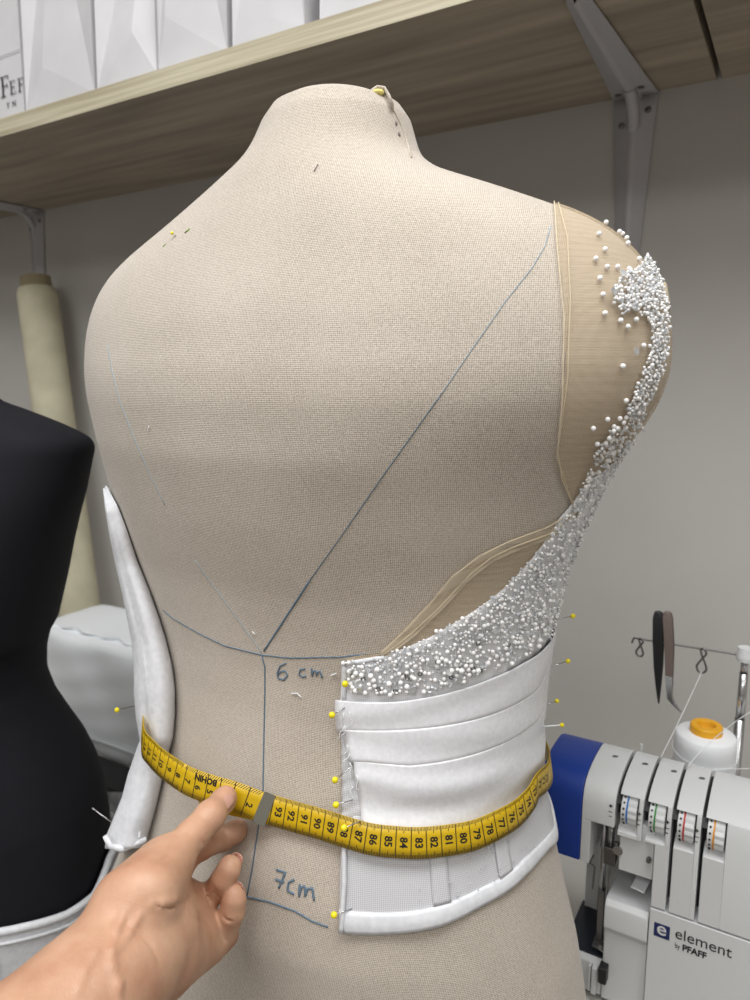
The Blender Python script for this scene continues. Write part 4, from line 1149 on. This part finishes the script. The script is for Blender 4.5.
# dark core behind all the slots
g = MB(); pr = [(.725, -.575), (.725, -.36)] + [(c + .008, z - .008) for c, z in prof_top[1:]] + [(CS + .008, -.38), (CS + .008, -.470)]
Xd = [sx(618.5, 810), sx(646, 818), sx(674.5, 828), sx(704, 838)]       # slots
XO = sx(653, 870)
g.sprism([(.725, -.47), (.722, -.375)] + [(c, z - .006) for c, z in prof_top[2:]] + [(CS + .016, -.39), (CS + .016, -.47)], XO + .001, .03)
g.sprism([(.725, -.40), (.722, -.375)] + [(c, z - .006) for c, z in prof_top[2:]] + [(CS + .016, -.39), (CS + .016, -.40)], X_B1, XO + .001)
g.build('inner_core', M['sm_dark'], mc)
gap = .0030
dw = .0162; zd1 = -.3765; zd0 = -.4035
def panel_pieces(X0, X1, zb_, dial):
    g_ = MB()
    back = .728
    if not dial:
        g_.sprism([(back, zb_)] + prof_top + [(CS, zBr - .012), (CS, zb_)], X0, X1); return g_
    g_.sprism([(back, zd1 - .002)] + prof_top[:-1] + [(.6445, zd1 + .002)], X0, X1)
    Xr = X0 + dw + .001
    g_.sprism([(CS + .03, zd1 + .002), (.6445, zd1 + .002), (CS, zBr - .012), (CS, zb_), (CS + .03, zb_)], Xr, X1)
    g_.sprism([(CS + .03, zd0 - .0), (CS + .014, zd0 + .001), (CS + .0005, zd0 - .006), (CS, zb_), (CS + .03, zb_)], X0, Xr + .0002)
    return g_
zseam = lambda X: -.4725 + (X + .0857) * (-.4779 + .4729) / (.0823) - .001
zseamv = -.4735
# first panel (left of dial 1), reaching down beside the opening
xo0 = sx(590, 835)
g = MB()
zo = sz(600, 824)
g.sprism([(.728, zo)] + prof_top + [(CS, zBr - .012), (CS, zo)], X_B1, Xd[0] - gap)
g.sprism([(.725, -.452), (.725, zo), (CS, zo), (CS, -.452)], X_B1, xo0)
g.build('front_panel', M['sm_white'], mc, bevel=.0008)
ends = [Xd[1] - gap, Xd[2] - gap, Xd[3] - gap, .03]
zbs = [-.4135, -.4735, -.4735, -.4735]
for k in range(4):
    X0 = Xd[k]; X1 = ends[k]
    if k == 1:
        g = panel_pieces(X0, X1, -.412, True); g.sprism([(.725, -.4735), (.725, -.41), (CS, -.41), (CS, -.4735)], XO, X1)
    else: g = panel_pieces(X0, X1, zbs[k], True)
    g.build('front_panel', M['sm_white'], mc, bevel=.0006)
# thin white bridges between slots near the top left
dcol = [(40, 110, 190), (60, 140, 60), (190, 50, 45), (225, 150, 40)]
for k in range(4):
    X0 = Xd[k] + .0022; zc = (zd0 + zd1) / 2 - .0005; rD = .0150; cc = CS + rD - .0015
    dl_ = MB()
    for j in range(28):       # fluted grip
        pass
    P = []
    nfl = 56
    for X in (X0 + .0058, X0 + .0060, X0 + dw - .0030, X0 + dw - .0026):
        e = 0 if X in (X0 + .0060, X0 + dw - .0030) else -.0005
        P.append([S(X, cc + (rD + e + .0005 * math.sin(j * PI / 2 * 1.0)) * math.cos(2 * PI * j / nfl), zc + (rD + e + .0005 * math.sin(j * PI / 2)) * math.sin(2 * PI * j / nfl)) for j in range(nfl)])
    dl_.grid(P, closed_u=True); dl_.f += [tuple(range(nfl)), tuple(3 * nfl + j for j in range(nfl))]
    d = dl_.build('tension_dial', M['sm_white'], mc)
    g = MB(); g.lathe(S(X0, cc, zc), [(rD - .0003, 0), (rD - .0003, .0044)], 40, -DW); o = g.build('number_ring', M['sm_white'], d, smooth=False)
    g = MB(); g.lathe(S(X0 + .0044, cc, zc), [(rD, 0), (rD, .0014)], 40, -DW); g.build('colour_ring', mat('dial_ring_%d' % k, dcol[k], .5), d)
    g = MB()
    for j in range(9):
        a = PI + (j - 4) * .36; 
        p = S(X0 + .0022, cc + rD * math.cos(a), zc + rD * math.sin(a)); g.ball(p, .0010, 8, 5)
    g.build('dial_figure', M['sm_dark'], d)
    # + | - printed beside the dial
    g = MB(); Xm = Xd[k] - gap - .0030; cM = CS - .0002
    if k == 0: Xm = Xd[0] - gap - .0040
    def rc(g_, Xc_, z_, w_, h_): g_.sbox(Xc_ - w_ / 2, Xc_ + w_ / 2, cM, CS + .0003, z_ - h_ / 2, z_ + h_ / 2)
    z1 = -.3865
    rc(g, Xm, z1, .0030, .0008); rc(g, Xm, z1, .0008, .0030); rc(g, Xm, z1 - .0058, .0040, .0006); rc(g, Xm, z1 - .0105, .0028, .0007)
    g.build('plus_minus_mark', M['sm_dark'], mc)
for u, v in ((615, 754), (645, 760), (674, 767), (702, 775)):
    g = MB(); X = Xof(u, v, .69); g.ball(S(X, .692, zTop), .0022, 10, 6, (1.4, 1, .3)); g.build('thread_slot', M['steel_dark'], mc)
# lower front cover with brand
g = MB(); XA = sx(647, 950)
g.sprism([(.725, -.594), (.725, -.4755), (CS, -.4755), (CS, -.594)], XA, .03); g.build('lower_front_cover', M['sm_white'], mc, bevel=.001)
# looper cover (left lower) with rounded top lip
Xl0 = sx(603, 930); 
g = MB(); g.sprism([(.72, -.594), (.72, -.492), (CS + .014, -.485), (CS + .005, -.4845), (CS + .001, -.489), (CS, -.495), (CS, -.512), (CS + .006, -.520), (CS + .006, -.594)], Xl0, XA - .0008); g.build('looper_cover', M['sm_white'], mc, bevel=.0012)
# free arm / cloth plate, dark needle plate
Xp0 = sx(560, 930)
g = MB(); g.sprism([(.722, -.594), (.722, -.557), (CS + .012, -.557), (CS + .008, -.562), (CS + .008, -.594)], Xp0, Xl0 - .0006); g.build('free_arm', M['sm_white'], mc, bevel=.001)
g = MB(); g.sbox(Xp0 + .002, Xl0 - .0015, CS + .012, .722, -.557, -.555); g.build('needle_plate', mat('slate_plate', (52, 56, 66), .3, .6), mc)
# back column of the machine behind the opening
g = MB(); g.sbox(X_B1 - .01, XO + .01, .715, .725, -.5565, -.40); g.build('rear_column', M['sm_white'], mc)
g = MB(); g.sbox(XO + .0005, .03, .66, .725, -.594, -.47); g.build('inner_body', M['sm_white'], mc)
# inner panel seen in the opening
g = MB(); g.sbox(sx(618, 850), XO - .001, CS + .006, CS + .03, -.452, -.40); g.build('inner_cover', M['sm_white'], mc, bevel=.001)
g = MB(); g.tube([S(sx(648, 862), CS + .006, sz(648, 862)), S(sx(648, 862), CS + .001, sz(648, 862))], .0022, 10); g.build('screw', M['steel_dark'], mc)
# needle bar, presser foot, lever, knob
g = MB(); Xn = sx(606, 845)
g.tube([S(Xn, CS + .022, -.40), S(Xn, CS + .022, -.452)], .0032, 12); g.tube([S(Xn - .008, CS + .030, -.40), S(Xn - .008, CS + .030, -.535)], .0032, 12); g.build('needle_bar', M['steel'], mc, smooth=True)
g = MB(); g.sbox(Xn - .005, Xn + .006, CS + .016, CS + .028, -.458, -.440); g.tube([S(Xn + .004, CS + .018, -.434), S(Xn + .014, CS + .014, -.434)], .0026, 10); g.build('needle_clamp', M['steel_dark'], mc, bevel=.0008)
g = MB(); g.tube([S(Xn + .010, CS + .012, -.432), S(Xn + .010, CS + .004, -.432)], .0045, 14); g.build('clamp_screw', M['steel'], mc)
g = MB()
for dx in (0, .003): g.tube([S(Xn - .001 + dx, CS + .020, -.455), S(Xn - .001 + dx, CS + .020, -.545)], .0007, 6)
g.build('needle', M['steel'], mc)
g = MB(); g.hexa([S(Xn - .012, CS + .018, -.5545), S(Xn + .001, CS + .018, -.5545), S(Xn + .001, CS + .060, -.5545), S(Xn - .012, CS + .060, -.5545),
                  S(Xn - .012, CS + .018, -.552), S(Xn + .001, CS + .018, -.552), S(Xn - .001, CS + .060, -.545), S(Xn - .010, CS + .060, -.545)])
g.sbox(Xn - .010, Xn - .004, CS + .026, CS + .036, -.553, -.495); g.build('presser_foot', M['steel_dark'], mc, bevel=.0006)
g = MB(); g.tube([S(Xn - .004, CS + .012, -.545), S(Xn + .012, CS + .010, -.550)], .0024, 10); g.build('foot_pin', M['steel'], mc, smooth=True)
g = MB(); g.tube([S(Xn - .015, CS + .02, -.455), S(Xn - .018, CS + .018, -.463), S(Xn - .013, CS + .018, -.466), S(Xn - .014, CS + .018, -.49)], .0008, 6); g.build('thread_hook', M['steel_dark'], mc)
g = MB(); g.hexa([S(sx(626, 900), CS + .02, -.476), S(sx(640, 903), CS + .02, -.478), S(sx(640, 903), CS + .026, -.478), S(sx(626, 900), CS + .026, -.476),
                  S(sx(636, 885), CS + .04, -.458), S(sx(650, 888), CS + .04, -.460), S(sx(650, 888), CS + .046, -.460), S(sx(636, 885), CS + .046, -.458)]); g.build('looper_lever', M['steel'], mc)
g = MB(); g.sbox(sx(598.5, 975), sx(607, 975), CS - .004, CS + .008, sz(600, 981), sz(600, 965)); g.build('release_knob', M['sm_dark'], mc, bevel=.0015)
g = MB(); g.sbox(sx(592, 960), sx(597, 960), CS + .001, CS + .008, -.59, -.562); g.sbox(sx(588, 960), sx(590.5, 960), CS + .003, CS + .008, -.59, -.562); g.build('arm_rib', M['sm_white'], mc, bevel=.0006)
# little white post on top
Xq = Xof(641, 750, .735); g = MB(); g.tube([S(Xq, .735, zTop - .05), S(Xq, .735, Zof(641, 744, .735))], .0016, 8); g.build('thread_post', M['sm_white'], mc)
# brand
Xa, Xb = sx(654, 928), sx(670, 930); za = sz(654, 934); 
g = MB(); g.sbox(Xa, Xb, CS - .0003, CS + .0002, za - .001, za + (Xb - Xa) - .001); g.build('logo_square', M['navy'], mc)
flat_text('logo_letter', 'e', .0185, (Xa + Xb) / 2 - .0002, za + .0022, CS - .0004, M['sm_white'], mc, align='CENTER', bold=.0002)
Xt = sx(675, 930); zt2 = sz(675, 937.5); Xt2 = sx(731, 957)
def fit_text(name, body, X0, X1, z, hgt, bold, mt):
    o = flat_text(name, body, hgt, 0, 0, 0, mt, mc, bold=bold); xs = [(v.co.x * .8601 - v.co.y * .5101) for v in o.data.vertices]
    w_ = max(xs) - min(xs); bpy.data.objects.remove(o)
    return flat_text(name, body, hgt, X0, z, CS - .0003, mt, mc, font_scale=((X1 - X0) / w_, 1), bold=bold)
fit_text('lettering', 'element', Xt, Xt2, zt2, .0150, 0, M['ink'])
zb2 = sz(675, 948) + .0005
fit_text('lettering', 'by', sx(674.5, 948), sx(679.5, 950), zb2, .0080, 0, M['ink'])
fit_text('lettering', 'PFAFF', sx(682, 950), sx(706, 958), zb2, .0088, .0003, M['ink'])

# thread stand on the machine: telescopic rod, guide wire with loops
CG = .80
st = root('thread_stand', S(Xof(744, 760, CG), CG, ZT), 'telescopic chrome thread guide stand behind the white sewing machine', 'thread stand')
Xr_ = Xof(744.5, 665, CG); 
zg = Zof(745, 655, CG)
g = MB(); g.tube([S(Xr_, CG, ZT + .001), S(Xr_, CG, zg - .07)], .0052, 14); g.tube([S(Xr_, CG, zg - .07), S(Xr_, CG, zg - .02)], .0044, 14); g.tube([S(Xr_, CG, zg - .02), S(Xr_, CG, zg)], .0036, 14)
g.build('telescopic_rod', M['steel'], st, smooth=True)
g = MB(); g.lathe(S(Xr_, CG, zg - .006), [(.008, 0), (.0085, .004), (.0075, .014)], 20); g.build('rod_clamp', M['sm_white'], st)
Xw0 = Xof(634, 637, CG)
g = MB(); g.tube([S(Xr_ + .12, CG, zg + .002), S(Xr_, CG, zg + .002), S(Xr_ - .008, CG, zg - .001), S(Xw0 + .006, CG, zg - .002), S(Xw0, CG, zg - .002), S(Xw0 - .002, CG, zg - .008)], .0011, 8); g.build('guide_wire', M['steel_dark'], st, smooth=True)
def loop_(u, v, hgt, name='thread_loop'):
    X = Xof(u, v, CG); z = zg - .003; P_ = []
    P_ = [S(X - .004, CG, z), S(X, CG - .002, z + .0035), S(X + .004, CG - .003, z - .002), S(X + .001, CG - .003, z - .008), S(X - .004, CG - .003, z - .016), S(X - .0065, CG - .003, z - .022), S(X - .004, CG - .003, z - .028), S(X + .002, CG - .003, z - .029), S(X + .0055, CG - .003, z - .024), S(X + .003, CG - .003, z - .015), S(X - .001, CG - .002, z - .007), S(X - .003, CG, z)]
    P_ = [S(X, CG, z) + (p - S(X, CG, z)) * hgt for p in P_]
    g_ = MB(); g_.tube(catmull([np.array(p) for p in P_], 5), .0011, 7); g_.build(name, M['steel_dark'], st, smooth=True)
loop_(641, 640, .62); loop_(703.5, 650, .80)
# tweezers hanging on the wire
def tweezers(u0, v0, pts, ws, label, mt_top, mt_tip, split):
    top = Pc(u0, v0, CG - .004)
    rt = root('tweezers', top, label, 'tweezers', 'tweezers hung on the guide wire')
    # two arms, one each side of the wire, joined at the top
    for side in (-1, 1):
        rows_ = []
        for i, ((u, v), w_) in enumerate(zip(pts, ws)):
            q = i / (len(pts) - 1); sep = (.0022 + .0028 * math.sin(PI * min(1, q * 1.3))) * side if i else .0012 * side
            if i == len(pts) - 1: sep = .0008 * side
            c = CG - .002 * 0 + sep
            X = Xof(u, v, CG); z = Zof(u, v, CG)
            rows_.append((X, c, z, w_))
        def arm(rs, name, mt):
            g_ = MB(); P_ = []
            for X, c, z, w_ in rs:
                t = .0009
                P_.append([S(X - w_, c - t, z), S(X + w_, c - t, z), S(X + w_, c + t, z), S(X - w_, c + t, z)])
            g_.grid(P_, closed_u=True); n0 = len(P_); g_.f += [(0, 1, 2, 3), tuple((n0 - 1) * 4 + k for k in (3, 2, 1, 0))]
            g_.build(name, mt, rt, bevel=.0003)
        arm(rows_[:split + 1], 'arm', mt_top)
        if split < len(rows_) - 1: arm(rows_[split:], 'tip', mt_tip)
    g_ = MB(); X = Xof(pts[0][0], pts[0][1], CG); z = Zof(pts[0][0], pts[0][1], CG); g_.ball(S(X, CG, z - .002), ws[0] * 1.05, 12, 8, (1, .8, .8)); g_.build('joint', mt_top, rt, smooth=True)
tweezers(658, 612, [(658.5, 612), (658.5, 618), (658.5, 640), (658.5, 665), (658.5, 685), (658.8, 703)], [.0040, .0052, .0052, .0044, .0028, .0006], 'all black straight tweezers hanging on the thread guide wire', M['sm_dark'], M['sm_dark'], 5)
tweezers(668, 612, [(667.5, 612), (668, 618), (669.5, 645), (669.5, 675), (670, 698), (674, 704), (681, 712)], [.0038, .0046, .0044, .0036, .0024, .0018, .0008], 'brown grey tweezers with bent steel tips, right of the black pair', M['brown_grip'], M['steel'], 3)

# thread cone
cy = .70; pC = Pd(706, 733, cy); 
cn = root('thread_cone', (pC[0], pC[1], ZT), 'large white thread cone with orange core behind the sewing machine', 'thread cone')
g = MB(); r0 = .0295; prf = [(.032, -.19)]
for k in range(24):
    q = k / 23; prf.append((.0318 - .0022 * q + .0005 * math.sin(k * 2.1), -.188 + .186 * q))
prf += [(.0275, 0.0), (.012, .0015), (.0001, .0015)]
g.lathe(pC, prf, 44); g.build('wound_thread', M['thread'], cn, smooth=True)
g = MB()
for k in range(5):
    z0_ = -.02 - .03 * k; g.tube([pC + np.array([(.0312 + .0001 * k) * math.cos(a), (.0312 + .0001 * k) * math.sin(a), z0_ + .004 * math.sin(a + k * 1.3)]) for a in np.linspace(0, 2 * PI, 40, endpoint=False)], .0004, 5, closed=True)
g.build('thread_band', M['thread'], cn, smooth=True)
g = MB(); g.v = []; n_ = 32; P = []
for r_, h_ in ((.0158, 0), (.0158, .008), (.0148, .0095), (.0092, .0095), (.0085, .008), (.0085, -.004)):
    P.append([pC + np.array([r_ * math.cos(2 * PI * k / n_), r_ * math.sin(2 * PI * k / n_), h_]) for k in range(n_)])
g.grid(P, closed_u=True); g.build('core', M['core'], cn, smooth=False)
g = MB(); g.lathe(pC + np.array([0, 0, ZT - pC[2] + .0005]), [(.034, 0), (.034, .006), (.01, .008)], 30); g.build('spool_base', M['sm_dark'], cn)
# threads
def thread(pts, label):
    g_ = MB(); P_ = catmull([np.array(p) for p in pts], 6); g_.tube(P_, .00035, 5); tag(g_.build('sewing_thread', M['thread'], None, smooth=True), label, 'thread', 'threads of the sewing machine')
pl = S(Xof(703.5, 650, CG), CG - .003, zg - .026)
thread([pl, (pl + Pc(661, 757, .70)) / 2 + np.array([0, 0, -.002]), Pc(661, 757, .70)], 'thin white thread running from the second wire loop down to the machine')
thread([Pc(752, 711, .74), Pc(735, 722, .735), Pc(716, 737, .73), Pc(700, 752, .72), Pc(688, 766, .70)], 'thin white thread crossing in front of the white cone')
thread([Pc(752, 768.5, .74), Pc(733, 769, .735), Pc(716, 769, .73), Pc(712, 773, .72)], 'thin white horizontal thread right of the cone base')
